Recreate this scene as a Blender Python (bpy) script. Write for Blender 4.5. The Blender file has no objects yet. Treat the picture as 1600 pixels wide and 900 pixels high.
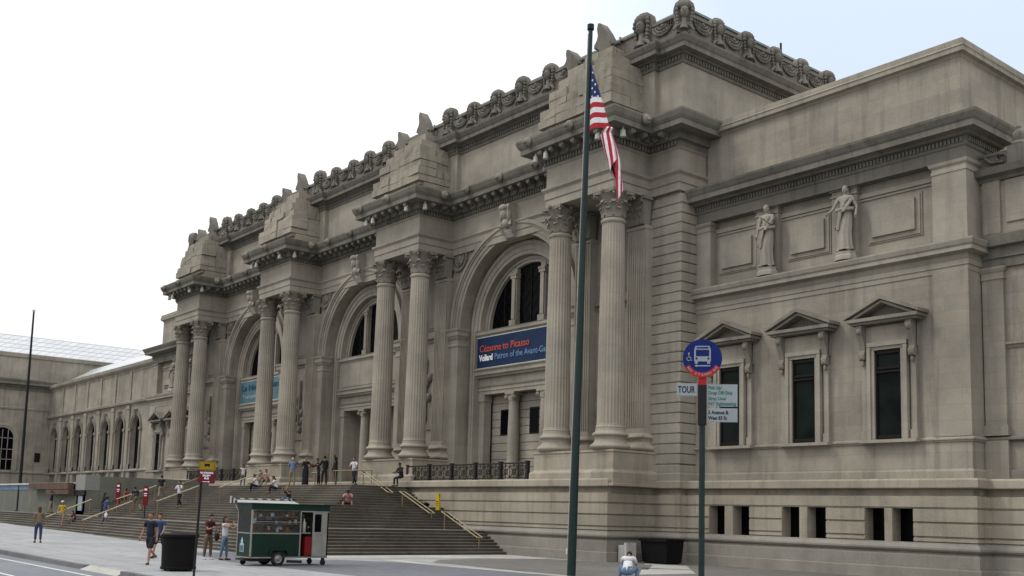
import bpy, bmesh, math, random
from mathutils import Vector, Matrix
random.seed(7)
SC = bpy.context.scene
COL = SC.collection
RAD = math.radians

# ------------------------------------------------------------------ camera
cd = bpy.data.cameras.new('camera'); cam = bpy.data.objects.new('camera', cd); COL.objects.link(cam)
Mr = [[0.63158596, 0.77485398, 0.02646675], [-0.07514909, 0.09515931, -0.99262144], [-0.77165523, 0.62493681, 0.11833085]]
rt, dn, fw = [Vector(r) for r in Mr]
m3 = Matrix((rt, -dn, -fw)).transposed()
cam.matrix_world = Matrix.Translation((0, 0, 2.1)) @ m3.to_4x4()
cd.sensor_width = 36; cd.lens = 1629.63 * 36 / 1600; cd.shift_y = (609.09 - 450) / 1600
cd.clip_start = 0.3; cd.clip_end = 4000
SC.camera = cam

# ------------------------------------------------------------------ daylight: bright overcast, thinning to blue at the right
W = bpy.data.worlds.new('World'); SC.world = W; W.use_nodes = True
nt = W.node_tree; N = nt.nodes; Lk = nt.links; N.clear()
out = N.new('ShaderNodeOutputWorld'); bg = N.new('ShaderNodeBackground'); Lk.new(bg.outputs[0], out.inputs[0])
sky = N.new('ShaderNodeTexSky'); sky.sky_type = 'NISHITA'; sky.sun_disc = False
sky.sun_elevation = RAD(52); sky.sun_rotation = RAD(205); sky.air_density = 1.0; sky.dust_density = 2.5; sky.ozone_density = 1.0
tc = N.new('ShaderNodeTexCoord')
dot = N.new('ShaderNodeVectorMath'); dot.operation = 'DOT_PRODUCT'; dot.inputs[1].default_value = (-0.385, 0.825, 0.415)
Lk.new(tc.outputs['Generated'], dot.inputs[0])
nz = N.new('ShaderNodeTexNoise'); nz.inputs['Scale'].default_value = 2.2; nz.inputs['Detail'].default_value = 6; nz.inputs['Roughness'].default_value = 0.5
mpw = N.new('ShaderNodeMapping'); mpw.inputs['Scale'].default_value = (1, 1, 2.5); Lk.new(tc.outputs['Generated'], mpw.inputs[0]); Lk.new(mpw.outputs[0], nz.inputs[0])
ad = N.new('ShaderNodeMath'); ad.operation = 'MULTIPLY_ADD'; Lk.new(nz.outputs[0], ad.inputs[0]); ad.inputs[1].default_value = 0.22; Lk.new(dot.outputs['Value'], ad.inputs[2])
cr = N.new('ShaderNodeValToRGB'); cr.color_ramp.elements[0].position = 0.93; cr.color_ramp.elements[1].position = 1.12
cr.color_ramp.interpolation = 'EASE'
mrg = N.new('ShaderNodeMapRange'); mrg.inputs[1].default_value = 0.955; mrg.inputs[2].default_value = 1.085; mrg.inputs[3].default_value = 0.0; mrg.inputs[4].default_value = 0.68
Lk.new(ad.outputs[0], mrg.inputs[0])
mx = N.new('ShaderNodeMix'); mx.data_type = 'RGBA'
Lk.new(mrg.outputs[0], mx.inputs[0])
sxyz = N.new('ShaderNodeSeparateXYZ'); Lk.new(tc.outputs['Generated'], sxyz.inputs[0])
clr = N.new('ShaderNodeMapRange'); clr.inputs[1].default_value = 0.0; clr.inputs[2].default_value = 1.0; clr.inputs[3].default_value = 0.86; clr.inputs[4].default_value = 2.1
Lk.new(sxyz.outputs[2], clr.inputs[0])
nz2 = N.new('ShaderNodeTexNoise'); nz2.inputs['Scale'].default_value = 3.0; nz2.inputs['Detail'].default_value = 5; Lk.new(mpw.outputs[0], nz2.inputs[0])
clm = N.new('ShaderNodeMath'); clm.operation = 'MULTIPLY_ADD'; clm.inputs[1].default_value = 0.25; Lk.new(nz2.outputs[0], clm.inputs[0]); Lk.new(clr.outputs[0], clm.inputs[2])
vsc = N.new('ShaderNodeVectorMath'); vsc.operation = 'SCALE'; vsc.inputs[0].default_value = (10.8, 10.9, 11.2); Lk.new(clm.outputs[0], vsc.inputs['Scale'])
Lk.new(vsc.outputs[0], mx.inputs[6])
blu = N.new('ShaderNodeMix'); blu.data_type = 'RGBA'; blu.blend_type = 'MIX'; blu.inputs[0].default_value = 0.75
Lk.new(sky.outputs[0], blu.inputs[6]); blu.inputs[7].default_value = (6.6, 8.9, 11.4, 1)
Lk.new(blu.outputs[2], mx.inputs[7])
Lk.new(mx.outputs[2], bg.inputs[0]); bg.inputs[1].default_value = 0.10

sl = bpy.data.lights.new('sun', 'SUN'); sl.energy = 1.35; sl.angle = RAD(13); sl.color = (1.0, 0.95, 0.86)
sun = bpy.data.objects.new('sun', sl); COL.objects.link(sun)
sd = Vector((-0.42, -0.52, 0.79)).normalized()      # towards the sun
sun.rotation_euler = sd.to_track_quat('Z', 'Y').to_euler(); sun.location = (0, 0, 60)
sky.sun_elevation = math.asin(sd.z); sky.sun_rotation = math.atan2(sd.x, sd.y)

vs = SC.view_settings; vs.view_transform = 'Standard'; vs.look = 'None'; vs.exposure = -0.22; vs.gamma = 1; vs.use_curve_mapping = False

# ------------------------------------------------------------------ materials
MT = {}
def newmat(name):
    m = bpy.data.materials.new(name); m.use_nodes = True
    return m, m.node_tree, m.node_tree.nodes['Principled BSDF']
def nd(t, k, **kw):
    n = t.nodes.new(k)
    for a, b in kw.items():
        if a.startswith('i_'):
            key = a[2:]; key = int(key) if key.isdigit() else key
            n.inputs[key].default_value = b
        else: setattr(n, a, b)
    return n
def ramp(t, p0, c0, p1, c1):
    r = t.nodes.new('ShaderNodeValToRGB'); e = r.color_ramp.elements
    e[0].position = p0; e[0].color = (*c0, 1); e[1].position = p1; e[1].color = (*c1, 1); return r
def mixc(t, mode, f, a, b):
    m = t.nodes.new('ShaderNodeMix'); m.data_type = 'RGBA'; m.blend_type = mode
    for i, v in ((0, f), (6, a), (7, b)):
        if hasattr(v, 'links') or hasattr(v, 'is_linked'): t.links.new(v, m.inputs[i])
        elif isinstance(v, tuple): m.inputs[i].default_value = (*v, 1) if len(v) == 3 else v
        else: m.inputs[i].default_value = v
    return m.outputs[2]

def stone(name, base, bw=1.25, bh=0.5, joint=0.55, stain=0.5, warm=(0.42, 0.33, 0.22), dark=(0.12, 0.11, 0.10), jw=0.006, bump=0.25, rough=0.85, brick=True, blockvar=0.16):
    """weathered ashlar: joints, block-to-block tone, blotches, streaks; all in world metres"""
    m, t, b = newmat(name); L = t.links
    g = nd(t, 'ShaderNodeNewGeometry'); sp = nd(t, 'ShaderNodeSeparateXYZ'); L.new(g.outputs['Position'], sp.inputs[0])
    s = nd(t, 'ShaderNodeMath', operation='ADD'); L.new(sp.outputs[0], s.inputs[0]); L.new(sp.outputs[1], s.inputs[1])
    cb = nd(t, 'ShaderNodeCombineXYZ'); L.new(s.outputs[0], cb.inputs[0]); L.new(sp.outputs[2], cb.inputs[1])
    n1 = nd(t, 'ShaderNodeTexNoise', i_Scale=0.35, i_Detail=6.0, i_Roughness=0.6); L.new(g.outputs['Position'], n1.inputs['Vector'])
    n2 = nd(t, 'ShaderNodeTexNoise', i_Scale=2.6, i_Detail=8.0, i_Roughness=0.65); L.new(g.outputs['Position'], n2.inputs['Vector'])
    mp = nd(t, 'ShaderNodeMapping'); mp.inputs['Scale'].default_value = (2.2, 2.2, 0.16); L.new(g.outputs['Position'], mp.inputs[0])
    n3 = nd(t, 'ShaderNodeTexNoise', i_Scale=1.0, i_Detail=5.0, i_Roughness=0.6); L.new(mp.outputs[0], n3.inputs['Vector'])
    n4 = nd(t, 'ShaderNodeTexNoise', i_Scale=28.0, i_Detail=4.0); L.new(g.outputs['Position'], n4.inputs['Vector'])
    r1 = ramp(t, 0.36, tuple(c * 0.80 for c in base), 0.64, tuple(min(1, c * 1.13) for c in base)); L.new(n1.outputs[0], r1.inputs[0])
    col = r1.outputs[0]
    rw = nd(t, 'ShaderNodeMapRange', i_1=0.52, i_2=0.74, i_3=0.0, i_4=stain * 0.7); L.new(n2.outputs[0], rw.inputs[0])
    col = mixc(t, 'MIX', rw.outputs[0], col, warm)
    rs = nd(t, 'ShaderNodeMapRange', i_1=0.50, i_2=0.78, i_3=0.0, i_4=stain); L.new(n3.outputs[0], rs.inputs[0])
    col = mixc(t, 'MIX', rs.outputs[0], col, dark)
    if brick:
        br = nd(t, 'ShaderNodeTexBrick', i_Scale=1.0); br.offset = 0.5
        br.inputs['Color1'].default_value = (1 - blockvar,) * 3 + (1,); br.inputs['Color2'].default_value = (1, 0.985, 0.96, 1); br.inputs['Mortar'].default_value = (1 - joint,) * 3 + (1,)
        br.inputs['Mortar Size'].default_value = jw; br.inputs['Mortar Smooth'].default_value = 0.3; br.inputs['Bias'].default_value = 0.2
        br.inputs['Brick Width'].default_value = bw; br.inputs['Row Height'].default_value = bh
        L.new(cb.outputs[0], br.inputs['Vector'])
        col = mixc(t, 'MULTIPLY', 1.0, col, br.outputs['Color'])
    rf = nd(t, 'ShaderNodeMapRange', i_1=0.3, i_2=0.7, i_3=0.86, i_4=1.10); L.new(n4.outputs[0], rf.inputs[0])
    cf = nd(t, 'ShaderNodeCombineColor'); [L.new(rf.outputs[0], cf.inputs[i]) for i in range(3)]
    col = mixc(t, 'MULTIPLY', 1.0, col, cf.outputs[0])
    L.new(col, b.inputs['Base Color']); b.inputs['Roughness'].default_value = rough; b.inputs['Specular IOR Level'].default_value = 0.12
    bp = nd(t, 'ShaderNodeBump', i_Strength=bump, i_Distance=0.03); ma = nd(t, 'ShaderNodeMath', operation='ADD')
    L.new(n2.outputs[0], ma.inputs[0]); L.new(n4.outputs[0], ma.inputs[1]); L.new(ma.outputs[0], bp.inputs['Height']); L.new(bp.outputs[0], b.inputs['Normal'])
    MT[name] = m; return m
def plain(name, col, rough=0.6, metal=0.0, var=0.15, scale=9.0, bump=0.0, coat=0.0, spec=None):
    m, t, b = newmat(name); L = t.links
    g = nd(t, 'ShaderNodeTexCoord')
    n = nd(t, 'ShaderNodeTexNoise', i_Scale=scale, i_Detail=5.0); L.new(g.outputs['Object'], n.inputs['Vector'])
    r = ramp(t, 0.3, tuple(c * (1 - var) for c in col), 0.7, tuple(min(1, c * (1 + var)) for c in col)); L.new(n.outputs[0], r.inputs[0])
    L.new(r.outputs[0], b.inputs['Base Color']); b.inputs['Metallic'].default_value = metal
    rr = nd(t, 'ShaderNodeMapRange', i_1=0.3, i_2=0.7, i_3=max(0.02, rough - 0.08), i_4=min(1, rough + 0.08)); L.new(n.outputs[0], rr.inputs[0]); L.new(rr.outputs[0], b.inputs['Roughness'])
    if bump:
        bp = nd(t, 'ShaderNodeBump', i_Strength=bump, i_Distance=0.02); L.new(n.outputs[0], bp.inputs['Height']); L.new(bp.outputs[0], b.inputs['Normal'])
    if coat: b.inputs['Coat Weight'].default_value = coat
    if spec is None and not metal: spec = 0.2
    if spec is not None: b.inputs['Specular IOR Level'].default_value = spec
    MT[name] = m; return m
BASE = (0.280, 0.260, 0.218)
stone('ashlar', BASE, stain=0.62, joint=0.30, blockvar=0.16, bw=1.5, bh=0.62, warm=(0.33,0.26,0.175), dark=(0.10,0.092,0.08))
stone('ashlar_smooth', (0.288, 0.268, 0.226), bw=1.6, bh=0.62, joint=0.22, stain=0.36, warm=(0.28,0.225,0.155), dark=(0.085,0.08,0.072), blockvar=0.10)
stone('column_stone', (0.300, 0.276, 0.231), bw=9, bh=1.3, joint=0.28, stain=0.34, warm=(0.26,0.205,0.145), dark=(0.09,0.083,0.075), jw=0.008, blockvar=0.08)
stone('podium_stone', (0.302, 0.274, 0.222), bw=1.9, bh=0.56, joint=0.30, stain=0.50, warm=(0.34, 0.27, 0.175), dark=(0.09,0.082,0.07), blockvar=0.14)
stone('granite_base', (0.225, 0.212, 0.185), bw=2.4, bh=0.48, joint=0.35, stain=0.30, warm=(0.28, 0.25, 0.22), blockvar=0.12)
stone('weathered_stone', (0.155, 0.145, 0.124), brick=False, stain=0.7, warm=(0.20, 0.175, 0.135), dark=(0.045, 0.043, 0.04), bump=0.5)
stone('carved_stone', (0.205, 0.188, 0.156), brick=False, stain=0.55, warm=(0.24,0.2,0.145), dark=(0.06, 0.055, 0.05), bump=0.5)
stone('rough_block', (0.285, 0.262, 0.212), brick=False, stain=0.5, warm=(0.33, 0.25, 0.14), dark=(0.08,0.075,0.065), bump=0.8)
stone('statue_stone', (0.32, 0.295, 0.25), brick=False, stain=0.45, warm=(0.30,0.26,0.2), dark=(0.085, 0.08, 0.072), bump=0.4)
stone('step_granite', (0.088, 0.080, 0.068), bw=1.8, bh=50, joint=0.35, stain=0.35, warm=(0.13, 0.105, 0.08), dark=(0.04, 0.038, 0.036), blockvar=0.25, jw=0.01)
stone('step_tread_lit', (0.18, 0.166, 0.14), bw=1.8, bh=50, joint=0.35, stain=0.5, warm=(0.13, 0.11, 0.085), dark=(0.06, 0.056, 0.052), blockvar=0.3, jw=0.01)  # paler than the risers: skylight on the step tops put into the colour
plain('copper_roof', (0.20, 0.23, 0.21), 0.7, var=0.25, scale=0.7)
plain('window_glass', (0.003, 0.003, 0.004), 0.2, var=0.4, scale=0.8, spec=0.03)
plain('shaded_glass', (0.007, 0.010, 0.009), 0.3, var=0.6, scale=0.9, spec=0.04)
plain('bronze_frame', (0.012, 0.011, 0.010), 0.6, spec=0.1)
plain('leading', (0.014, 0.013, 0.012), 0.8, spec=0.05)
plain('iron_black', (0.014, 0.012, 0.011), 0.6, spec=0.25)
plain('brass', (0.30, 0.25, 0.15), 0.42, metal=0.45, var=0.2)
plain('brass_dull', (0.20, 0.14, 0.07), 0.5, metal=0.4, var=0.3)
plain('pole_green', (0.007, 0.020, 0.017), 0.5, var=0.25, spec=0.25)
plain('pole_edge', (0.45, 0.45, 0.43), 0.5)
plain('pole_black', (0.008, 0.009, 0.010), 0.55, spec=0.2)
plain('white_cloth', (0.55, 0.55, 0.58), 0.8); plain('awning_cloth', (0.30, 0.30, 0.29), 0.8); plain('flag_red', (0.30, 0.014, 0.024), 0.8); plain('flag_blue', (0.010, 0.020, 0.085), 0.8)
plain('banner_blue', (0.008, 0.022, 0.062), 0.7, var=0.12, scale=1.0); plain('banner_teal', (0.075, 0.14, 0.165), 0.7, var=0.2, scale=0.8)
plain('text_orange', (0.45, 0.075, 0.05), 0.7); plain('text_white', (0.72, 0.74, 0.76), 0.7); plain('text_blue', (0.13, 0.22, 0.38), 0.7); plain('text_dark', (0.012, 0.05, 0.085), 0.7)
plain('text_pale', (0.30, 0.40, 0.44), 0.7)
plain('sign_blue', (0.003, 0.013, 0.11), 0.5, spec=0.15); plain('sign_red', (0.33, 0.014, 0.014), 0.4); plain('sign_white', (0.24, 0.27, 0.29), 0.4, var=0.08); plain('sign_yellow', (0.25, 0.165, 0.009), 0.4, var=0.1)
plain('sign_maroon', (0.11, 0.008, 0.015), 0.5, spec=0.2); plain('sign_black', (0.008, 0.008, 0.009), 0.7, spec=0.1); plain('sign_green', (0.02, 0.13, 0.08), 0.5)
plain('lamp_white', (0.36, 0.35, 0.31), 0.5)
plain('cart_green', (0.003, 0.018, 0.012), 0.5, var=0.2, scale=2.0, spec=0.2); plain('steel', (0.24, 0.235, 0.215), 0.45, metal=0.4, var=0.12, scale=3.0); plain('cart_dark', (0.012, 0.013, 0.014), 0.5)
plain('rubber', (0.018, 0.018, 0.018), 0.8); plain('cooler_red', (0.13, 0.006, 0.008), 0.5, spec=0.15)
plain('hoard_green', (0.125, 0.128, 0.108), 0.8, var=0.12, scale=0.8); plain('hoard_blue', (0.12, 0.18, 0.27), 0.7, var=0.2, scale=1.5); plain('hoard_brown', (0.085, 0.055, 0.042), 0.8, var=0.3, scale=1.2); plain('hoard_grey', (0.20, 0.205, 0.19), 0.8, var=0.12)
plain('concrete_light', (0.42, 0.41, 0.385), 0.85, var=0.12, scale=2.0)
plain('bin_black', (0.005, 0.005, 0.0055), 0.75, var=0.3, spec=0.12); plain('wet_yellow', (0.42, 0.31, 0.01), 0.5); plain('red_panel', (0.15, 0.014, 0.018), 0.7, spec=0.1)
plain('street_paint', (0.5, 0.5, 0.48), 0.7, var=0.15, scale=6.0)

m, t, b = newmat('cart_glass')
tr = nd(t, 'ShaderNodeBsdfTransparent'); tr.inputs[0].default_value = (0.84, 0.86, 0.86, 1); gs = nd(t, 'ShaderNodeBsdfGlossy', i_Roughness=0.05); fz = nd(t, 'ShaderNodeFresnel', i_IOR=1.5); mxs = nd(t, 'ShaderNodeMixShader')
gn = nd(t, 'ShaderNodeTexNoise', i_Scale=3.0); frm = nd(t, 'ShaderNodeMath', operation='MULTIPLY_ADD', i_1=0.06); t.links.new(gn.outputs[0], frm.inputs[0]); t.links.new(fz.outputs[0], frm.inputs[2])
t.links.new(frm.outputs[0], mxs.inputs[0]); t.links.new(tr.outputs[0], mxs.inputs[1]); t.links.new(gs.outputs[0], mxs.inputs[2]); t.links.new(mxs.outputs[0], t.nodes['Material Output'].inputs[0]); MT['cart_glass'] = m
# skylight glazing: pale ribbed glass
m, t, b = newmat('skylight'); L = t.links
g = nd(t, 'ShaderNodeNewGeometry'); br = nd(t, 'ShaderNodeTexBrick', i_Scale=1.0); br.offset = 0.0
br.inputs['Color1'].default_value = (0.36, 0.38, 0.39, 1); br.inputs['Color2'].default_value = (0.44, 0.455, 0.46, 1); br.inputs['Mortar'].default_value = (0.17, 0.18, 0.19, 1)
br.inputs['Mortar Size'].default_value = 0.06; br.inputs['Brick Width'].default_value = 1.1; br.inputs['Row Height'].default_value = 0.75
sp = nd(t, 'ShaderNodeSeparateXYZ'); L.new(g.outputs['Position'], sp.inputs[0]); cb = nd(t, 'ShaderNodeCombineXYZ')
s = nd(t, 'ShaderNodeMath', operation='ADD'); L.new(sp.outputs[0], s.inputs[0]); L.new(sp.outputs[1], s.inputs[1]); L.new(s.outputs[0], cb.inputs[0]); L.new(sp.outputs[2], cb.inputs[1])
L.new(cb.outputs[0], br.inputs['Vector']); L.new(br.outputs[0], b.inputs['Base Color']); b.inputs['Roughness'].default_value = 0.25; b.inputs['Specular IOR Level'].default_value = 0.7
MT['skylight'] = m

def paving(name, c1, c2, size, joint, jcol, rough=0.85, speck=60.0, off=0.0, damp=0.0):
    m, t, b = newmat(name); L = t.links
    g = nd(t, 'ShaderNodeNewGeometry')
    n1 = nd(t, 'ShaderNodeTexNoise', i_Scale=0.22, i_Detail=6.0, i_Roughness=0.6); L.new(g.outputs['Position'], n1.inputs['Vector'])
    n2 = nd(t, 'ShaderNodeTexNoise', i_Scale=speck, i_Detail=3.0); L.new(g.outputs['Position'], n2.inputs['Vector'])
    n3 = nd(t, 'ShaderNodeTexNoise', i_Scale=1.6, i_Detail=7.0, i_Roughness=0.7); L.new(g.outputs['Position'], n3.inputs['Vector'])
    r = ramp(t, 0.35, c1, 0.65, c2); L.new(n1.outputs[0], r.inputs[0]); col = r.outputs[0]
    rs = nd(t, 'ShaderNodeMapRange', i_1=0.47, i_2=0.70, i_3=0.0, i_4=0.55); L.new(n3.outputs[0], rs.inputs[0])
    col = mixc(t, 'MIX', rs.outputs[0], col, tuple(c * 0.55 for c in c1))
    vo = nd(t, 'ShaderNodeTexVoronoi', i_Scale=1.1); L.new(g.outputs['Position'], vo.inputs['Vector']); gm_ = nd(t, 'ShaderNodeMapRange', i_1=0.035, i_2=0.055, i_3=0.55, i_4=0.0); L.new(vo.outputs['Distance'], gm_.inputs[0]); col = mixc(t, 'MIX', gm_.outputs[0], col, (0.05, 0.05, 0.05))
    r2 = nd(t, 'ShaderNodeMapRange', i_1=0.3, i_2=0.7, i_3=0.8, i_4=1.15); L.new(n2.outputs[0], r2.inputs[0])
    cf = nd(t, 'ShaderNodeCombineColor'); [L.new(r2.outputs[0], cf.inputs[i]) for i in range(3)]
    col = mixc(t, 'MULTIPLY', 1.0, col, cf.outputs[0])
    if size:
        br = nd(t, 'ShaderNodeTexBrick', i_Scale=1.0); br.offset = off
        br.inputs['Color1'].default_value = (0.86, 0.86, 0.86, 1); br.inputs['Color2'].default_value = (1, 1, 1, 1); br.inputs['Mortar'].default_value = (*jcol, 1)
        br.inputs['Mortar Size'].default_value = joint; br.inputs['Brick Width'].default_value = size[0]; br.inputs['Row Height'].default_value = size[1]
        L.new(g.outputs['Position'], br.inputs['Vector']); col = mixc(t, 'MULTIPLY', 1.0, col, br.outputs[0])
    L.new(col, b.inputs['Base Color']); b.inputs['Roughness'].default_value = rough
    bp = nd(t, 'ShaderNodeBump', i_Strength=0.3, i_Distance=0.01); L.new(n2.outputs[0], bp.inputs['Height']); L.new(bp.outputs[0], b.inputs['Normal'])
    MT[name] = m
paving('sidewalk', (0.25, 0.255, 0.26), (0.32, 0.325, 0.325), (1.5, 1.5), 0.026, (0.52, 0.52, 0.52))
paving('asphalt', (0.115, 0.125, 0.14), (0.155, 0.165, 0.18), None, 0, None, speck=90.0)
paving('driveway', (0.095, 0.100, 0.115), (0.125, 0.130, 0.145), None, 0, None, speck=70.0)
paving('dark_paver', (0.115, 0.108, 0.10), (0.155, 0.147, 0.135), (0.5, 0.5), 0.02, (0.65, 0.65, 0.65), off=0.5)
paving('kerb_stone', (0.12, 0.12, 0.125), (0.17, 0.17, 0.17), (2.0, 50), 0.01, (0.5, 0.5, 0.5))
paving('pale_strip', (0.34, 0.335, 0.30), (0.42, 0.41, 0.37), (2.2, 2.2), 0.015, (0.6, 0.6, 0.6))
paving('soil', (0.10, 0.095, 0.085), (0.14, 0.13, 0.12), None, 0, None)

# ------------------------------------------------------------------ mesh helpers
class MB:
    def __init__(s): s.v = []; s.f = []; s.m = []
    def _q(s, vs, fs, mi=0):
        o = len(s.v); s.v += [tuple(p) for p in vs]; s.f += [tuple(o + i for i in f) for f in fs]; s.m += [mi] * len(fs)
    def box(s, x0, x1, y0, y1, z0, z1, mi=0):
        if x0 > x1: x0, x1 = x1, x0
        if y0 > y1: y0, y1 = y1, y0
        s._q([(x0,y0,z0),(x1,y0,z0),(x1,y1,z0),(x0,y1,z0),(x0,y0,z1),(x1,y0,z1),(x1,y1,z1),(x0,y1,z1)],
             [(0,3,2,1),(4,5,6,7),(0,1,5,4),(1,2,6,5),(2,3,7,6),(3,0,4,7)], mi); return s
    def taper(s, b, t, mi=0):   # b,t = (x0,x1,y0,y1,z)
        s._q([(b[0],b[2],b[4]),(b[1],b[2],b[4]),(b[1],b[3],b[4]),(b[0],b[3],b[4]),(t[0],t[2],t[4]),(t[1],t[2],t[4]),(t[1],t[3],t[4]),(t[0],t[3],t[4])],
             [(0,3,2,1),(4,5,6,7),(0,1,5,4),(1,2,6,5),(2,3,7,6),(3,0,4,7)], mi); return s
    def ext(s, poly, a, b, axis='y', mi=0):
        """polygon in the plane across `axis`, extruded a..b"""
        n = len(poly)
        def P(p, q): return {'y': (p[0], q, p[1]), 'x': (q, p[0], p[1]), 'z': (p[0], p[1], q)}[axis]
        vs = [P(p, a) for p in poly] + [P(p, b) for p in poly]
        s._q(vs, [tuple(range(n)), tuple(range(2*n-1, n-1, -1))] + [(i, i+n, (i+1) % n + n, (i+1) % n) for i in range(n)], mi); return s
    def mould(s, path, prof, mi=0, closed=False, cap=True):
        """sweep profile (outward, z) along plan path; outward is to the right of travel, mitred corners"""
        n = len(path); rows = []
        for i, p in enumerate(path):
            def nrm(a, b):
                dx, dy = b[0]-a[0], b[1]-a[1]; l = math.hypot(dx, dy); return (dy/l, -dx/l)
            if closed: na = nrm(path[i-1], p); nb = nrm(p, path[(i+1) % n])
            else:
                na = nrm(path[i-1], p) if i else None; nb = nrm(p, path[i+1]) if i < n-1 else None
                na = na or nb; nb = nb or na
            k = 1 + na[0]*nb[0] + na[1]*nb[1]; k = max(k, 0.2)
            mx_, my_ = (na[0]+nb[0])/k, (na[1]+nb[1])/k
            rows.append([(p[0]+mx_*d, p[1]+my_*d, z) for d, z in prof])
        k = len(prof); vs = [q for r in rows for q in r]; fs = []
        for i in range(n if closed else n-1):
            j = (i+1) % n
            for a in range(k-1): fs.append((i*k+a, j*k+a, j*k+a+1, i*k+a+1))
        if cap and not closed: fs += [tuple(range(k)), tuple(range((n-1)*k+k-1, (n-1)*k-1, -1))]
        s._q(vs, fs, mi); return s
    def lathe(s, prof, n=24, c=(0,0,0), mod=None, a0=0, mi=0, capb=True, capt=True, sy=1.0):
        vs = []
        for r, z in prof:
            for i in range(n):
                a = a0 + 2*math.pi*i/n; rr = r*(mod(i, z) if mod else 1)
                vs.append((c[0]+rr*math.cos(a), c[1]+rr*math.sin(a)*sy, c[2]+z))
        fs = []
        for k in range(len(prof)-1):
            for i in range(n): j = (i+1) % n; fs.append((k*n+i, k*n+j, (k+1)*n+j, (k+1)*n+i))
        if capb: fs.append(tuple(range(n-1, -1, -1)))
        if capt: fs.append(tuple(range((len(prof)-1)*n, len(prof)*n)))
        s._q(vs, fs, mi); return s
    def tube(s, pts, r, n=8, mi=0, cap=True):
        pts = [Vector(p) for p in pts]; rows = []
        for i, p in enumerate(pts):
            d = (pts[min(i+1, len(pts)-1)] - pts[max(i-1, 0)]).normalized()
            up = Vector((0,0,1)) if abs(d.z) < 0.9 else Vector((1,0,0))
            a = d.cross(up).normalized(); b = d.cross(a)
            rr = r[i] if isinstance(r, (list, tuple)) else r
            rows += [tuple(p + a*rr*math.cos(2*math.pi*k/n) + b*rr*math.sin(2*math.pi*k/n)) for k in range(n)]
        fs = []
        for i in range(len(pts)-1):
            for k in range(n): j = (k+1) % n; fs.append((i*n+k, (i+1)*n+k, (i+1)*n+j, i*n+j))
        if cap: fs += [tuple(range(n)), tuple(range((len(pts)-1)*n+n-1, (len(pts)-1)*n-1, -1))]
        s._q(rows, fs, mi); return s
    def ell(s, c, r, nu=12, nv=8, mi=0, fn=None):
        vs = []; fs = []
        for i in range(nv+1):
            th = math.pi*i/nv
            for j in range(nu):
                ph = 2*math.pi*j/nu; p = Vector((math.sin(th)*math.cos(ph), math.sin(th)*math.sin(ph), math.cos(th)))
                q = Vector((p.x*r[0], p.y*r[1], p.z*r[2]))
                if fn: q = fn(p, q)
                vs.append((c[0]+q.x, c[1]+q.y, c[2]+q.z))
        for i in range(nv):
            for j in range(nu): k = (j+1) % nu; fs.append((i*nu+j, (i+1)*nu+j, (i+1)*nu+k, i*nu+k))
        s._q(vs, fs, mi); return s
    def arc(s, cx, cz, r0, r1, y0, y1, a0=0, a1=math.pi, n=28, mi=0):
        """half ring in the xz plane, y0 front .. y1 back"""
        vs = []
        for i in range(n+1):
            a = a0+(a1-a0)*i/n; c_, s_ = math.cos(a), math.sin(a)
            vs += [(cx+r0*c_, y0, cz+r0*s_), (cx+r1*c_, y0, cz+r1*s_), (cx+r1*c_, y1, cz+r1*s_), (cx+r0*c_, y1, cz+r0*s_)]
        fs = []
        for i in range(n):
            for k in range(4): fs.append((i*4+k, i*4+(k+1) % 4, (i+1)*4+(k+1) % 4, (i+1)*4+k))
        fs += [(0,3,2,1), (n*4, n*4+1, n*4+2, n*4+3)]
        s._q(vs, fs, mi); return s
    def grow(s, o, mi=0, xf=None):
        k = len(s.v); s.v += [tuple(xf @ Vector(p)) if xf else p for p in o.v]; s.f += [tuple(k+i for i in f) for f in o.f]; s.m += [m+mi for m in o.m]; return s
    def mesh(s, name, mats, smooth=0):
        me = bpy.data.meshes.new(name); me.from_pydata(s.v, [], s.f)
        for m in (mats if isinstance(mats, (list, tuple)) else [mats]): me.materials.append(MT[m])
        me.polygons.foreach_set('material_index', s.m)
        me.validate(); bm = bmesh.new(); bm.from_mesh(me); bmesh.ops.recalc_face_normals(bm, faces=bm.faces); bm.to_mesh(me); bm.free()
        if smooth:
            me.shade_smooth(); me.set_sharp_from_angle(angle=RAD(smooth))
        return me
WL = {}
def wloc(o): return WL.get(o.name, Vector((0,0,0)))
def put(me, name, parent=None, smooth=0, local=False, loc=None):
    o = bpy.data.objects.new(name, me); COL.objects.link(o)
    if parent is not None:
        o.parent = parent
        if loc is not None: o.location = loc
        elif not local: o.location = -wloc(parent)
    elif loc is not None: o.location = loc
    WL[o.name] = wloc(parent) + o.location if parent is not None else Vector(o.location)
    return o
def part(mb, name, mats, parent=None, smooth=0, local=False, loc=None):
    return put(mb.mesh(name, mats, smooth), name, parent, local=local, loc=loc)
def tag(o, label=None, cat=None, group=None, kind=None):
    if label: o['label'] = label
    if cat: o['category'] = cat
    if group: o['group'] = group
    if kind: o['kind'] = kind
    return o
def thing(name, label, cat, loc=(0,0,0), rz=0, group=None):
    o = bpy.data.objects.new(name, None); COL.objects.link(o); o.location = loc; o.rotation_euler = (0,0,rz); o.empty_display_size = 0.3
    WL[o.name] = Vector(loc); return tag(o, label, cat, group)
def kids(o): return [c for c in bpy.data.objects if c.parent == o]
def dup(o, parent, loc, rz=None, flip=False):
    c = o.copy(); COL.objects.link(c); c.parent = parent
    c.location = Vector(loc) - (wloc(parent) if parent else Vector((0,0,0)))
    if rz is not None: c.rotation_euler = (0,0,rz)
    WL[c.name] = Vector(loc)
    for k in kids(o):
        d = k.copy(); COL.objects.link(d); d.parent = c; WL[d.name] = Vector(loc)
    return c
def gz(x): return 0.0073*max(0.0, -46.7-x)
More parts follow.
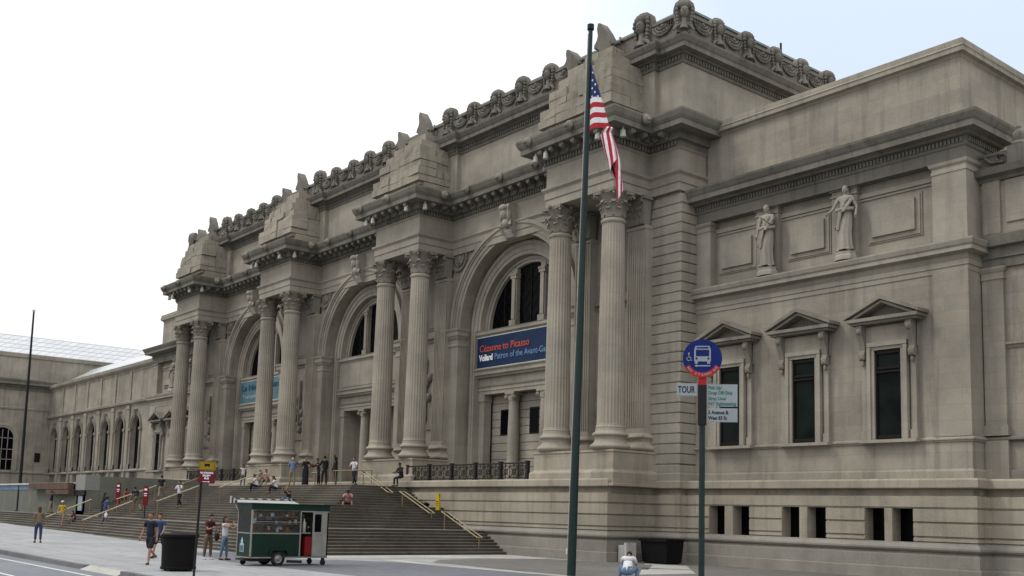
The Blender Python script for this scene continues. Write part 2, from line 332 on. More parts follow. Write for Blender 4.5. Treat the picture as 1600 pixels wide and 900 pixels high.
def text_mesh(mb, txt, size, O, ux, uz, n, mi=0, bold=0.0, space=1.0, width=None, align='LEFT', depth=0.006):
    """writes txt as thin solid letters at O; ux,uz = unit vectors of the writing plane, n = outward"""
    c = bpy.data.curves.new('letters', 'FONT'); c.body = txt; c.size = size; c.offset = bold; c.space_character = space; c.align_x = align; c.resolution_u = 3
    o = bpy.data.objects.new('letters', c); COL.objects.link(o)
    me = o.to_mesh(); vs = [v.co.copy() for v in me.vertices]; fs = [tuple(p.vertices) for p in me.polygons]
    o.to_mesh_clear(); bpy.data.objects.remove(o); bpy.data.curves.remove(c)
    if not vs: return
    k = 1.0
    if width:
        w = max(v.x for v in vs)-min(v.x for v in vs); k = width/w
    O = Vector(O); ux = Vector(ux); uz = Vector(uz); n = Vector(n)
    mb._q([O+ux*v.x*k+uz*v.y+n*depth for v in vs], fs, mi)
# ------------------------------------------------------------------ the ground
def sheet(name, mat, x0, x1, y0, y1, z=0.0, kind='structure', x2=None, **k):
    mb = MB(); xs = [x0] + ([-46.7] if x0 < -46.7 < x1 else []) + [x1]
    vs = []; 
    for x in xs: vs += [(x, y0, gz(x)+z), (x, y1, gz(x)+z)]
    mb._q(vs, [(2*i, 2*i+2, 2*i+3, 2*i+1) for i in range(len(xs)-1)])
    return tag(part(mb, name, mat), kind=kind)
sheet('ground', 'soil', -700, 500, -400, 900, -0.30)
sheet('road', 'asphalt', -700, 200, -30, 11.50, -0.15)
sheet('pavement', 'sidewalk', -700, 200, 11.64, 70, 0.0)
kb = MB()
for a, b, h in ((-300, -50.5, 0), (-50.3, -37.0, 0), (-33.3, -20, 0), (-20, 60, 0)):
    n = max(1, int((b-a)/8))
    for i in range(n):
        p = a+(b-a)*i/n; q = a+(b-a)*(i+1)/n - 0.015
        v = [(p, 11.42), (q, 11.42), (q, 11.66), (p, 11.66)]
        kb._q([(x, y, gz(x)-0.4) for x, y in v] + [(x, y, gz(x)+0.006+h) for x, y in v], [(0,3,2,1),(4,5,6,7),(0,1,5,4),(1,2,6,5),(2,3,7,6),(3,0,4,7)])
tag(part(kb, 'kerb', 'kerb_stone'), kind='structure')
kr = MB(); kr._q([(-36.98, 11.30, -0.145), (-33.32, 11.30, -0.145), (-33.32, 11.66, 0.004), (-36.98, 11.66, 0.004), (-36.98, 11.66, -0.4), (-33.32, 11.66, -0.4)], [(0, 1, 2, 3), (3, 2, 5, 4), (0, 3, 4), (1, 5, 2)])
tag(part(kr, 'kerb_ramp', 'pale_strip'), kind='structure')
rm = MB()
def patch(mb, pts, z):
    mb._q([(x, y, gz(x)+z) for x, y in pts], [tuple(range(len(pts)))])
patch(rm, [(-46.6, 10.55), (-20, 10.55), (-20, 10.68), (-46.6, 10.68)], -0.146)
patch(rm, [(-46.6, 8.45), (-20, 8.45), (-20, 8.58), (-46.6, 8.58)], -0.146)
patch(rm, [(-46.8, 10.68), (-46.8, 10.55), (-160, 10.55), (-160, 10.68)], -0.146)
tag(part(rm, 'road_marking', 'street_paint'), kind='structure')
# asphalt drive in front of the steps and the brick-coloured pavers beside the podium, with pale stone strips
dv = MB(); patch(dv, [(-46, 21.05), (-46, 18.6), (-38, 17.2), (-27, 17.7), (-20, 18.6), (-20, 24.0), (-28.3, 24.45), (-33.0, 24.0), (-36.6, 23.9), (-38.6, 22.8), (-39.6, 21.05)], 0.004)
tag(part(dv, 'driveway', 'driveway'), kind='structure')
dp = MB(); patch(dp, [(-28.2, 25.0), (-10, 25.2), (10, 26), (10, 38), (-33, 38), (-36.2, 34.4), (-39.8, 32.6), (-38.4, 27.2), (-36.6, 25.6), (-32, 25.2)], 0.004)
tag(part(dp, 'paver_field', 'dark_paver'), kind='structure')
ps = MB()
patch(ps, [(-38.7, 24.2), (-36.2, 24.05), (-32.4, 24.15), (-28, 24.55), (10, 25.6), (10, 26.2), (-28, 25.15), (-32.4, 24.75), (-36.2, 24.75), (-38.5, 25.1)], 0.008)
patch(ps, [(-42.5, 21.0), (-40.6, 21.1), (-40.2, 24), (-39.2, 30), (-38.2, 33.6), (-42.5, 34.6)], 0.008)
patch(ps, [(-33.6, 35.3), (-31.6, 35.9), (-27.0, 31.2), (-27.3, 28.4)], 0.010)
tag(part(ps, 'paving_strip', 'pale_strip'), kind='structure')
sk = MB()
patch(sk, [(-33.0, 34.6), (-32.6, 34.75), (-29.6, 31.3), (-29.9, 31.1)], 0.014)
patch(sk, [(-31.0, 32.2), (-29.3, 33.6), (-29.0, 33.3), (-30.4, 31.8)], 0.014)
tag(part(sk, 'paving_seam', 'dark_paver'), kind='structure')

# ------------------------------------------------------------------ the museum
MC = -63.85                      # axis of the middle arch
PC = [-38.25 - 17.07*k for k in range(4)]
AC = [(PC[k]+PC[k+1])/2 for k in range(3)]
mus = thing('museum_building', 'long pale stone museum front with paired fluted columns, three great arches and carved roofline', 'museum', (MC, 36.0, 0))
def mir(x): return 2*MC - x
def mpath(p): return [(mir(x), y) for x, y in reversed(p)]

# plinth of the whole front
body = MB()
body.box(-93.7, -33.95, 40.6, 56, 0.2, 24.9)            # central hall mass
body.box(-33.95, -20.15, 39.9, 58, 0.2, 18.3); body.box(mir(-20.15), mir(-33.95), 39.9, 58, 0.2, 18.3)
P_C = [(-91.95-0.1, 37.95), (-91.95-0.1, 34.64), (-81.4, 34.64), (-69.62, 34.64)]
prof_low = [(-0.05, -0.6), (0.12, -0.6), (0.20, -0.5), (0.20, 0.42), (0.18, 0.47), (0.10, 0.48), (0.10, 0.93), (0.08, 0.98), (0.0, 1.0), (0.0, 1.06), (0.10, 1.10), (0.16, 1.17), (0.16, 1.24), (0.10, 1.32), (0.02, 1.38), (0.0, 1.43), (-0.3, 1.43)]
def course(za, zb, g=0.08): return [(-0.3, za), (-g, za), (-g, za+0.028), (0, za+0.05), (0, zb-0.04), (-g, zb-0.018), (-g, zb), (-0.3, zb)]
prof_top = [(-0.3, 2.745), (-0.045, 2.745), (-0.045, 2.765), (0, 2.80), (0, 3.20), (-0.12, 3.24), (-0.28, 3.25), (-0.28, 3.50), (0.08, 3.53), (0.10, 3.56), (0.10, 3.84), (0.04, 3.91), (-0.9, 3.93)]
plinth_path = [(-150, 39.2), (mir(-19.45), 39.2), (mir(-19.45), 38.3), (-93.98, 38.3), (-93.98, 37.77), (mir(-35.42), 37.77), (mir(-35.42), 34.64), (-35.42, 34.64),
               (-35.42, 37.77), (-33.72, 37.77), (-33.72, 38.3), (-19.45, 38.3), (-19.45, 39.35), (12, 39.35)]
lowm = MB(); lowm.mould(plinth_path, prof_low)
part(lowm, 'granite_base', 'granite_base', mus)
topm = MB(); topm.mould(plinth_path, prof_top)
# middle courses, interrupted by the basement windows of the wings
bw = [(-32.37, -31.44), (-30.96, -30.03), (-28.25, -27.35), (-26.95, -26.02), (-24.19, -23.30), (-22.96, -22.05)]
cuts = []
HP = [(-35.42, 34.64), (-35.42, 37.77), (-33.72, 37.77), (-33.72, 38.3), (bw[0][0], 38.3)]
EPR = [(bw[5][1], 38.3), (-19.45, 38.3), (-19.45, 39.35), (12, 39.35)]
for za, zb in ((1.43, 1.63), (1.63, 2.19), (2.19, 2.745)):
    topm.mould(mpath(HP)+HP, course(za, zb)); topm.mould(EPR, course(za, zb))
    topm.mould([(-150, 39.2), (mir(-19.45), 39.2), (mir(-19.45), 38.3), (mir(bw[5][1]), 38.3)], course(za, zb))
for a, b in ((bw[1][1], bw[2][0]), (bw[3][1], bw[4][0])):
    for za, zb in ((1.43, 1.63), (1.63, 2.19), (2.19, 2.745)):
        topm.mould([(a, 38.3), (b, 38.3)], course(za, zb)); topm.mould(mpath([(a, 38.3), (b, 38.3)]), course(za, zb))
for a, b in ((bw[0][1], bw[1][0]), (bw[2][1], bw[3][0]), (bw[4][1], bw[5][0])):
    for f in (lambda x: x, mir): topm.box(f(a)+(0.142 if f(1) == 1 else -0.142), f(b)-(0.142 if f(1) == 1 else -0.142), 38.32, 38.75, 1.425, 2.75); topm.box(f(a), f(b), 38.31, 38.362, 1.425, 2.75)
part(topm, 'podium', 'podium_stone', mus)
pod = MB()                                              # solid behind the courses
pod.box(mir(-35.55), -35.55, 34.95, 38.6, -0.4, 3.54); pod.box(-35.6, -34.05, 38.12, 38.9, 0, 3.9)
pod.box(mir(-34.05), mir(-35.6), 38.12, 38.9, 0, 3.9)
pod.box(-69.62+.3, -58.0, 38.6, 42.5, 0, 3.54)
for a, b in ((-52.6, -41.0), (mir(-41.0), mir(-52.6))):  # raised terraces behind the iron railings
    pod.box(a-0.9, b+0.4, 35.0, 39.6, 3.0, 3.92)
for f in (lambda x: x, mir): pod.box(f(-33.95), f(-19.7), 39.0, 39.3, -0.2, 3.9)
part(pod, 'terrace', 'ashlar_smooth', mus)
for a, b in bw:
    for f in (lambda x: x, mir):
        w = MB(); x0_, x1_ = sorted((f(a), f(b))); w.box(x0_, x1_, 38.93, 38.97, 1.36, 2.80)
        rv = MB(); rv.box(x0_-0.14, x0_+0.004, 38.36, 38.98, 1.36, 2.82); rv.box(x1_-0.004, x1_+0.14, 38.36, 38.98, 1.36, 2.82); rv.box(x0_-0.13, x1_+0.13, 38.42, 38.975, 2.765, 2.84); rv.box(x0_-0.13, x1_+0.13, 38.42, 38.975, 1.3, 1.40); part(rv, 'window_reveal', 'podium_stone', mus)
        part(w, 'basement_window', 'window_glass', mus)

# columns -------------------------------------------------------------
ZB, ZS, ZC, ZT = 5.30, 6.42, 16.80, 18.22
def fl(n):
    def f(i, z): return 1.0 if (i % 4) in (0,) else (0.985 if i % 4 in (1, 3) else 0.955)
    return f
def col_r(z): t = (z-ZS)/(ZC-ZS); return 0.665 - 0.105*t**1.6
sh = MB(); pr = [(0.72, ZS-ZB-0.02), (0.665, ZS-ZB+0.12)] + [(col_r(ZS+(ZC-ZS)*t), ZS-ZB+(ZC-ZS)*t) for t in (0.02, .15, .3, .45, .6, .75, .9, .975)]
flut = lambda i, z: (1.0 if i % 4 == 0 else (0.972 if i % 4 in (1, 3) else 0.945)) if z > ZS-ZB+0.1 else 1.0
sh.lathe(pr, 96, mod=flut, capb=False, capt=False)
sh.lathe([(0.56, ZC-ZB-0.26), (0.62, ZC-ZB-0.20), (0.64, ZC-ZB-0.12), (0.60, ZC-ZB-0.06), (0.56, ZC-ZB-0.02)], 40, capb=False, capt=False)
ba = MB()
def torus_prof(r0, z0, z1, n=6):
    return [(r0 + (z1-z0)/2*math.sin(math.pi*i/n)*1.0, z0+(z1-z0)*i/n) for i in range(n+1)]
ba.lathe(torus_prof(0.84, 0.0, 0.32) + [(0.82, 0.36)] + [(0.76, 0.44), (0.74, 0.52), (0.78, 0.60)] + torus_prof(0.77, 0.62, 0.86) + [(0.74, 0.90), (0.71, 0.97), (0.72, 1.02), (0.70, 1.06), (0.72, 1.1)], 40)
def capital_mb(r0, h, sq=False, hx=0.82):
    c = MB()
    if not sq: c.lathe([(r0, 0), (r0*0.98, h*0.45), (r0*1.12, h*0.75), (r0*1.35, h*0.86)], 24, capb=False)
    else: c.taper((-r0, r0, -0.16, 0.3, 0), (-r0*1.2, r0*1.2, -0.3, 0.3, h*0.86))
    def leaf(a, rb, z0, z1, w, out_):
        n = 6; rows = []
        for i in range(n+1):
            t = i/n
            r = rb + out_*(t**2.4) ; z = z0+(z1-z0)*(t if t < 0.85 else 0.85-(t-0.85)*1.2)
            ww = w*(0.75+0.45*math.sin(math.pi*min(t*0.9+0.1, 1)))*(1 if t < 0.9 else 0.55)
            if sq: rows.append([(a+k*ww, -(r-rb)-0.18-(0.03 if k == 0 else 0), z) for k in (-1, 0, 1)])
            else:
                ca, sa = math.cos(a), math.sin(a)
                rows.append([(ca*(r+(0.035 if k == 0 else 0))-sa*k*ww, sa*(r+(0.035 if k == 0 else 0))+ca*k*ww, z) for k in (-1, 0, 1)])
        vs = [p for r in rows for p in r]; fs = []
        for i in range(n):
            for k in range(2): fs.append((i*3+k, (i+1)*3+k, (i+1)*3+k+1, i*3+k+1))
        c._q(vs, fs)
    if not sq:
        for i in range(8): leaf(math.pi/8+i*math.pi/4, r0+0.01, 0.0, h*0.42, 0.17, 0.20)
        for i in range(8): leaf(i*math.pi/4, r0+0.02, 0.1, h*0.70, 0.17, 0.27)
        for i in range(16): leaf(math.pi/16+i*math.pi/8, r0+0.03, h*0.2, h*0.58, 0.08, 0.24)
    else:
        for x in (-.42, -.14, .14, .42): leaf(x*r0/0.55, 0, 0.0, h*0.42, 0.12, 0.15)
        for x in (-.5, -.28, 0, .28, .5): leaf(x*r0/0.55, 0, 0.1, h*0.70, 0.11, 0.22)
    for i in range(4):                                   # corner volutes
        a = math.pi/4+i*math.pi/2; ca, sa = math.cos(a), math.sin(a)
        if sq and sa > 0: continue
        pts = []
        for k in range(9):
            th = k/8*4.2; rr = 0.15*(1-k/11)
            dist = (r0*1.55+0.02) if not sq else r0*1.3
            pts.append((ca*(dist - rr*math.cos(th)*-1*0.9), (sa*(dist + rr*math.cos(th)*0.9) if not sq else -0.33), h*0.74 + rr*math.sin(th)))
        c.tube(pts, [0.075-0.004*k for k in range(9)], 6)
        c.tube([(ca*r0*0.9, sa*r0*0.9 if not sq else -0.18, h*0.5), (ca*r0*1.25, sa*r0*1.25 if not sq else -0.28, h*0.78), (ca*r0*1.5, sa*r0*1.5 if not sq else -0.33, h*0.85)], [0.05, 0.07, 0.08], 6)
        if not sq: c.ell((math.cos(a+math.pi/4)*r0*1.42, math.sin(a+math.pi/4)*r0*1.42, h*0.93), (0.12, 0.12, 0.11), 8, 5)
    # abacus, hollow sided
    pl = []
    for i in range(4):
        a = math.pi/4+i*math.pi/2; R = hx*1.28
        p = (R*math.cos(a), R*math.sin(a)); q = (R*math.cos(a+math.pi/2), R*math.sin(a+math.pi/2))
        for t in (0.0, 0.07, 0.3, 0.5, 0.7, 0.93):
            x = p[0]+(q[0]-p[0])*t; y = p[1]+(q[1]-p[1])*t; k = 1-0.17*math.sin(math.pi*t)
            pl.append((x*k, y*k))
    if sq: pl = [(-hx, -0.36), (-hx*0.6, -0.3), (hx*0.6, -0.3), (hx, -0.36), (hx, 0.3), (-hx, 0.3)]
    c.ext(pl, h*0.87, h*0.94, 'z'); c.ext([(x*0.93, y*0.93) for x, y in pl], h*0.94, h, 'z')
    return c
cap = capital_mb(0.565, ZT-ZC)
CY = 35.60
col0 = put(sh.mesh('shaft', 'column_stone', 30), 'column', mus, loc=Vector((PC[0]+1.97, CY, ZB))-wloc(mus))
part(ba, 'column_base', 'column_stone', col0, smooth=50, local=True)
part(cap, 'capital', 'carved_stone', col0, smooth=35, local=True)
for k in range(4):
    for s in (1, -1):
        if k == 0 and s == 1: continue
        dup(col0, mus, (PC[k]+s*1.97, CY, ZB))
# pilasters behind the columns
pm = MB()
for i in range(8):
    pass
pm.box(-0.60, 0.60, -0.02, 0.6, 1.0, ZC-ZB)
for i in range(8): x = -0.6+0.075+i*0.15; pm.box(x-0.022, x+0.022, -0.06, 0.0, 1.25, ZC-ZB-0.35)
pm.box(-0.63, 0.63, -0.09, 0.5, ZC-ZB-0.22, ZC-ZB-0.08)
pm.box(0.565, 0.60, -0.06, 0, 1.25, ZC-ZB-0.35); pm.box(-0.60, -0.565, -0.06, 0, 1.25, ZC-ZB-0.35)
pbm = MB(); pbm.mould([(-0.62, 0.55), (-0.62, -0.06), (0.62, -0.06), (0.62, 0.55)], [(-0.05, 0)] + [(r-0.72, z) for r, z in torus_prof(0.84, 0.0, 0.32)] + [(0.04, 0.44), (0.02, 0.52), (0.06, 0.60)] + [(r-0.72, z) for r, z in torus_prof(0.77, 0.62, 0.86)] + [(0.0, 0.95), (0.0, 1.08), (-0.05, 1.1)])
pil0 = put(pm.mesh('pilaster', 'column_stone'), 'pilaster', mus, loc=Vector((PC[0]+1.97, 37.28, ZB))-wloc(mus))
part(pbm, 'pilaster_base', 'column_stone', pil0, local=True)
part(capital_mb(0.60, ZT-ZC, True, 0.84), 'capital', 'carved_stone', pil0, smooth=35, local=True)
for o in kids(pil0):
    if o.name.startswith('capital'): o.location = (0, 0, ZC-ZB)
for o in kids(col0):
    if o.name.startswith('capital'): o.location = (0, 0, ZC-ZB)
for k in kids(mus):
    if k.name.startswith('column'):
        for o in kids(k):
            if o.name.startswith('capital'): o.location = (0, 0, ZC-ZB)
for k in range(4):
    for s in (1, -1):
        if k == 0 and s == 1: continue
        dup(pil0, mus, (PC[k]+s*1.97, 37.28, ZB))
# pedestals under each pair
pd = MB()
pd.mould([(2.95, 3.4), (2.95, 0), (-2.95, 0), (-2.95, 3.4)][::-1], [(-2.9, 3.56), (0.28, 3.56), (0.28, 3.66), (0.12, 3.70), (0.12, 4.20), (0.06, 4.27), (0, 4.30), (-0.05, 4.36), (-0.05, 5.16), (0, 5.20), (0.0, 5.30), (-2.9, 5.30)])
ped0 = put(pd.mesh('pedestal', 'podium_stone'), 'pedestal', mus, loc=Vector((PC[0], 34.86, 0))-wloc(mus))
for k in range(1, 4): dup(ped0, mus, (PC[k], 34.86, 0))

# entablature with its four ressauts -------------------------------------
def bump_path(base, front, hw, y_end, xe):
    p = [(mir(xe), y_end), (mir(xe), base)]
    for c in reversed(PC): p += [(c-hw, base), (c-hw, front), (c+hw, front), (c+hw, base)]
    return p + [(xe, base), (xe, y_end)]
EP = bump_path(37.58, 35.0, 2.55, 41.0, -33.72)
en = MB()
en.mould(EP, [(-0.6, 18.22), (0.0, 18.22), (0.0, 18.62), (0.05, 18.64), (0.05, 19.0), (0.08, 19.04), (0.17, 19.14), (0.17, 19.24), (0.0, 19.28), (-0.6, 19.28)])
en.mould(EP, [(-0.6, 19.24), (-0.02, 19.24), (-0.02, 20.30), (0.05, 20.36), (0.10, 20.42), (-0.6, 20.42)])
for c in PC: en.box(c-2.5, c+2.5, 35.05, 37.6, 18.225, 18.6)
part(en, 'entablature', 'ashlar_smooth', mus)
co = MB()
co.mould(EP, [(-0.5, 20.42), (0.10, 20.42), (0.10, 20.72), (0.30, 20.74), (0.34, 20.82), (0.34, 21.08), (1.0, 21.10), (1.0, 21.36), (1.04, 21.40), (1.12, 21.52), (1.2, 21.74), (1.2, 21.84), (0.5, 21.92), (-2.5, 21.96)])
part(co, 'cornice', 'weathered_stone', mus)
def along(path, step, off, f):
    """calls f(x,y,dx,dy) at even steps on each straight run, shifted outward by off"""
    for a, b in zip(path, path[1:]):
        dx, dy = b[0]-a[0], b[1]-a[1]; l = math.hypot(dx, dy); dx /= l; dy /= l; nx, ny = dy, -dx
        n = max(1, round(l/step))
        for i in range(n):
            t = (i+0.5)*l/n; f(a[0]+dx*t+nx*off, a[1]+dy*t+ny*off, dx, dy)
def obox(mb, x, y, dx, dy, w, d, z0, z1):
    """box of width w along (dx,dy), d outward from the point"""
    nx, ny = dy, -dx
    v = [(x-dx*w/2, y-dy*w/2), (x+dx*w/2, y+dy*w/2), (x+dx*w/2+nx*d, y+dy*w/2+ny*d), (x-dx*w/2+nx*d, y-dy*w/2+ny*d)]
    mb._q([(a, b, z0) for a, b in v]+[(a, b, z1) for a, b in v], [(0,3,2,1),(4,5,6,7),(0,1,5,4),(1,2,6,5),(2,3,7,6),(3,0,4,7)])
dn_ = MB(); along(EP[1:-1], 0.22, 0.08, lambda x, y, a, b: obox(dn_, x, y, a, b, 0.12, 0.13, 20.47, 20.70))
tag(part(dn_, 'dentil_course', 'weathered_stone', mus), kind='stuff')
md = MB()
def modil(x, y, a, b):
    nx, ny = b, -a
    obox(md, x, y, a, b, 0.30, 0.60, 20.92, 21.09)
    md.ell((x+nx*0.45, y+ny*0.45, 20.90), (0.15+0.06*abs(nx), 0.15+0.06*abs(ny), 0.11), 8, 5); md.ell((x+nx*0.12, y+ny*0.12, 20.86), (0.14, 0.14, 0.15), 8, 5)
    
along(EP[1:-1], 0.80, 0.30, modil)
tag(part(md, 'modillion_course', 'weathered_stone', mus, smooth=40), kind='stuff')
# lion heads on the cornice
lh = MB()
lh.ell((0, -0.05, 0), (0.27, 0.2, 0.27), 10, 7); lh.ell((0, -0.26, -0.06), (0.13, 0.13, 0.12), 8, 6); lh.ell((-0.19, -0.02, 0.17), (0.08, 0.08, 0.1), 6, 4); lh.ell((0.19, -0.02, 0.17), (0.08, 0.08, 0.1), 6, 4)
lh.ell((0, -0.2, -0.2), (0.10, 0.1, 0.06), 6, 4)
lp = []
for c in PC:
    lp += [(c-2.7, 33.82, 0), (c+0.55, 33.82, 0), (c+3.72, 36.0, math.pi/2)]
for c in AC: lp += [(c-3.0, 36.38, 0), (c+0.2, 36.38, 0), (c+3.4, 36.38, 0)]
lion0 = None
for x, y, r in lp:
    if lion0 is None:
        lion0 = put(lh.mesh('lion_head', 'carved_stone', 40), 'lion_head', mus, loc=Vector((x, y, 21.6))-wloc(mus)); lion0.rotation_euler = (0, 0, r)
    else: dup(lion0, mus, (x, y, 21.6), rz=r)
# floodlights hung under the ressaut corners
fm = MB(); fm.lathe([(0.13, -0.40), (0.15, -0.38), (0.12, -0.05), (0.07, 0.0), (0.05, 0.10), (0.02, 0.2)], 14)
fl0 = None
for c in PC:
    for x, y in ((c-2.55, 34.25), (c-1.75, 34.25), (c+2.15, 34.25), (c+3.25, 34.9), (c-3.2, 35.5)):
        if fl0 is None: fl0 = put(fm.mesh('floodlight', 'lamp_white', 40), 'floodlight', mus, loc=Vector((x, y, 20.95))-wloc(mus))
        else: dup(fl0, mus, (x, y, 20.95))

# rusticated end piers
for f, nm in ((lambda x: x, 0), (mir, 1)):
    rp = MB(); z = 4.72; i = 0
    core = [(-35.9, 39.0), (-35.9, 37.83), (-33.86, 37.83), (-33.86, 39.6)]
    pth = [(-35.9, 37.77), (-33.72, 37.77), (-33.72, 39.6)]
    rp.mould(core if nm == 0 else mpath(core), [(-0.3, 3.9), (0, 3.9), (0, 18.22), (-0.3, 18.22)])
    q = pth if nm == 0 else mpath(pth)
    rp.mould(q, [(-0.1, 3.91), (0.04, 3.91), (0.04, 4.22), (0, 4.28), (0, 4.62), (-0.03, 4.66), (-0.12, 4.66)])
    n = 27; h = (18.10-4.68)/n
    for i in range(n): za = 4.68+i*h; rp.mould(q, [(-0.1, za+0.03), (-0.03, za+0.032), (0.0, za+0.065), (0.0, za+h-0.02), (-0.03, za+h-0.003), (-0.1, za+h-0.001)])
    part(rp, 'rusticated_pier', 'ashlar_smooth', mus)

# central wall with the three arches ---------------------------------------
wall = MB(); SPR = 13.45
WYF, WYB = 37.76, 38.60
def arch_wall(mb, cx, xl, xr, r, zs, z0, z1, yf, yb, n=28):
    """slab xl..xr with a round-headed opening: real thickness"""
    mb.box(xl, cx-r, yf, yb, z0, z1); mb.box(cx+r, xr, yf, yb, z0, z1)
    pts = [(cx+r*math.cos(math.pi*i/n), zs+r*math.sin(math.pi*i/n)) for i in range(n+1)]
    for (xa, za), (xb, zb) in zip(pts, pts[1:]):
        mb._q([(xa, yf, za), (xb, yf, zb), (xb, yf, z1), (xa, yf, z1), (xa, yb, za), (xb, yb, zb), (xb, yb, z1), (xa, yb, z1)],
              [(0,1,2,3), (7,6,5,4), (0,4,5,1), (2,6,7,3)])
for c in AC:
    arch_wall(wall, c, max(c-8.53, mir(-35.80)), min(c+8.53, -35.80), 5.0, SPR, 3.9, 18.3, WYF, WYB)
wall.box(AC[0]+8.55, -35.80, WYF, WYB, 3.9, 18.3); wall.box(mir(-35.80), AC[2]-8.55, WYF, WYB, 3.9, 18.3)
part(wall, 'front_wall', 'ashlar', mus)
for c in AC:
    inw = MB(); arch_wall(inw, c, c-5.4, c+5.4, 4.05, 13.38, 13.30, 18.9, 38.62, 39.25)
    part(inw, 'inner_wall', 'ashlar_smooth', mus)
    ([part(MB().box(c+p, c+q, 38.62, 39.9, 3.5, 13.29), 'inner_jamb', 'ashlar_smooth', mus) for p, q in ((-5.4, -4.5), (4.5, 5.4))])
def arch_bay(c, which):
    rg = MB()
    rg.arc(c, SPR, 5.02, 5.24, WYF-0.10, WYF+0.1); rg.arc(c, SPR, 5.24, 5.50, WYF-0.15, WYF+0.1); rg.arc(c, SPR, 5.50, 5.62, WYF-0.22, WYF+0.1); rg.arc(c, SPR, 5.62, 5.84, WYF-0.30, WYF+0.1)
    part(rg, 'archivolt', 'ashlar_smooth', mus, smooth=20)
    r2 = MB(); r2.arc(c, 13.38, 4.06, 4.30, 38.52, 38.7); r2.arc(c, 13.38, 4.30, 4.62, 38.47, 38.7); r2.arc(c, 13.38, 4.62, 4.85, 38.40, 38.7)
    for s in (-1, 1):
        for a, b, y in ((4.49, 4.62, 38.47), (4.62, 4.85, 38.40)): r2.box(c+s*a, c+s*b, y, 38.7, 3.56, 13.30)
        for a, b, y in ((4.06, 4.30, 38.52), (4.30, 4.62, 38.47), (4.62, 4.85, 38.40)): r2.box(c+s*a, c+s*b, y, 38.7, 13.305, 13.38)
    part(r2, 'inner_archivolt', 'ashlar_smooth', mus, smooth=20)
    for s in (-1, 1):
        im = MB(); a, b = c+s*5.02, c+s*6.15
        if a > b: a, b = b, a
        im.box(a, b, WYF-0.22, WYF+0.5, 3.9, 12.6)
        a0_, b0_ = a, b
        im.mould([(a0_, WYF+0.85), (a0_, WYF-0.22), (b0_, WYF-0.22), (b0_, WYF+0.4)], [(-0.3, 12.35), (0.05, 12.35), (0.05, 12.45), (0.012, 12.5), (0.012, 12.75), (0.08, 12.82), (0.16, 12.95), (0.22, 13.0), (0.22, 13.22), (0.30, 13.34), (0.30, 13.44), (-0.3, 13.46)])
        im.box(a0_-0.08, b0_+0.08, WYF-0.30, WYF+0.5, 3.9, 5.1)
        part(im, 'impost_pier', 'ashlar_smooth', mus)
        # medallion in the spandrel
        me_ = MB(); k = c+s*5.35
        for r0, r1, y in ((0.0, 0.42, -0.05), (0.42, 0.5, -0.12), (0.62, 0.78, -0.10), (0.78, 0.86, -0.16)): me_.arc(k, 18.0-0.0, r0 if r0 else 0.001, r1, WYF+y, WYF+0.05, 0, 2*math.pi, 32)
        me_.ell((k, WYF-0.05, 17.98), (0.2, 0.12, 0.27), 10, 7); me_.ell((k, WYF-0.05, 17.75), (0.3, 0.08, 0.12), 8, 5)
        part(me_, 'medallion', 'carved_stone', mus, smooth=30)
    # keystone console with carved head
    ks = MB()
    ks.ext([(37.75, 18.2), (37.4, 18.25), (37.2, 18.6), (37.35, 18.85), (37.05, 19.3), (36.85, 19.9), (36.95, 20.15), (37.7, 20.25)], c-0.42, c+0.42, 'x')
    ks.ell((c, 36.98, 19.62), (0.27, 0.26, 0.34), 12, 8); ks.ell((c, 36.85, 19.95), (0.36, 0.22, 0.2), 10, 6); ks.ell((c, 37.1, 19.1), (0.34, 0.22, 0.28), 10, 6)
    for s in (-1, 1): ks.ell((c+s*0.34, 37.05, 19.5), (0.13, 0.2, 0.36), 8, 6); ks.tube([(c+s*0.4, 37.25, 18.5), (c+s*0.45, 37.0, 18.9), (c+s*0.4, 37.15, 19.2)], 0.09, 6)
    part(ks, 'keystone', 'statue_stone' if which != 3 else 'carved_stone', mus, smooth=40)
    # lunette window
    GZ = 13.30
    gl = MB(); n = 28
    pts = [(c+3.85*math.cos(math.pi*i/n), GZ+3.85*math.sin(math.pi*i/n)) for i in range(n+1)]
    gl.ext(pts, 39.22, 39.26, 'y')
    win = part(gl, 'arched_window', 'window_glass', mus)
    fr = MB(); fr.arc(c, GZ, 3.75, 3.92, 39.0, 39.3); fr.arc(c, GZ, 3.92, 4.10, 38.92, 39.2)
    for s in (-1, 1):
        x = c+s*1.32; h = math.sqrt(3.8**2-1.32**2)
        fr.box(x-0.22, x+0.22, 38.95, 39.24, GZ, GZ+h); fr.box(x-0.15, x+0.15, 38.85, 39.0, GZ+0.45, GZ+h-0.6)
        fr.box(x-0.28, x+0.28, 38.80, 39.2, GZ, GZ+0.4); fr.box(x-0.27, x+0.27, 38.82, 39.2, GZ+h-0.62, GZ+h-0.42); fr.box(x-0.30, x+0.30, 38.78, 39.2, GZ+h-0.42, GZ+h-0.30)
    part(fr, 'window_frame', 'ashlar_smooth', win, smooth=20)
    ld = MB()
    for i in range(-9, 10):
        for sgn in (-1, 1):
            seg = []
            for k in range(33):
                z = GZ+0.05+k*0.115; x = c+i*0.62+sgn*(z-GZ)*0.8
                if (x-c)**2+(z-GZ)**2 < 3.72**2: seg.append((x, 39.20, z))
            if len(seg) > 1: ld.tube([seg[0], seg[-1]], 0.016, 4)
    for x in (-2.5, 0, 2.5): h = math.sqrt(3.7**2-x*x); ld.box(c+x-0.03, c+x+0.03, 39.16, 39.22, GZ, GZ+h)
    part(ld, 'leading', 'leading', win)
    # sill, spandrel panel, ledge, door entablature
    st = MB()
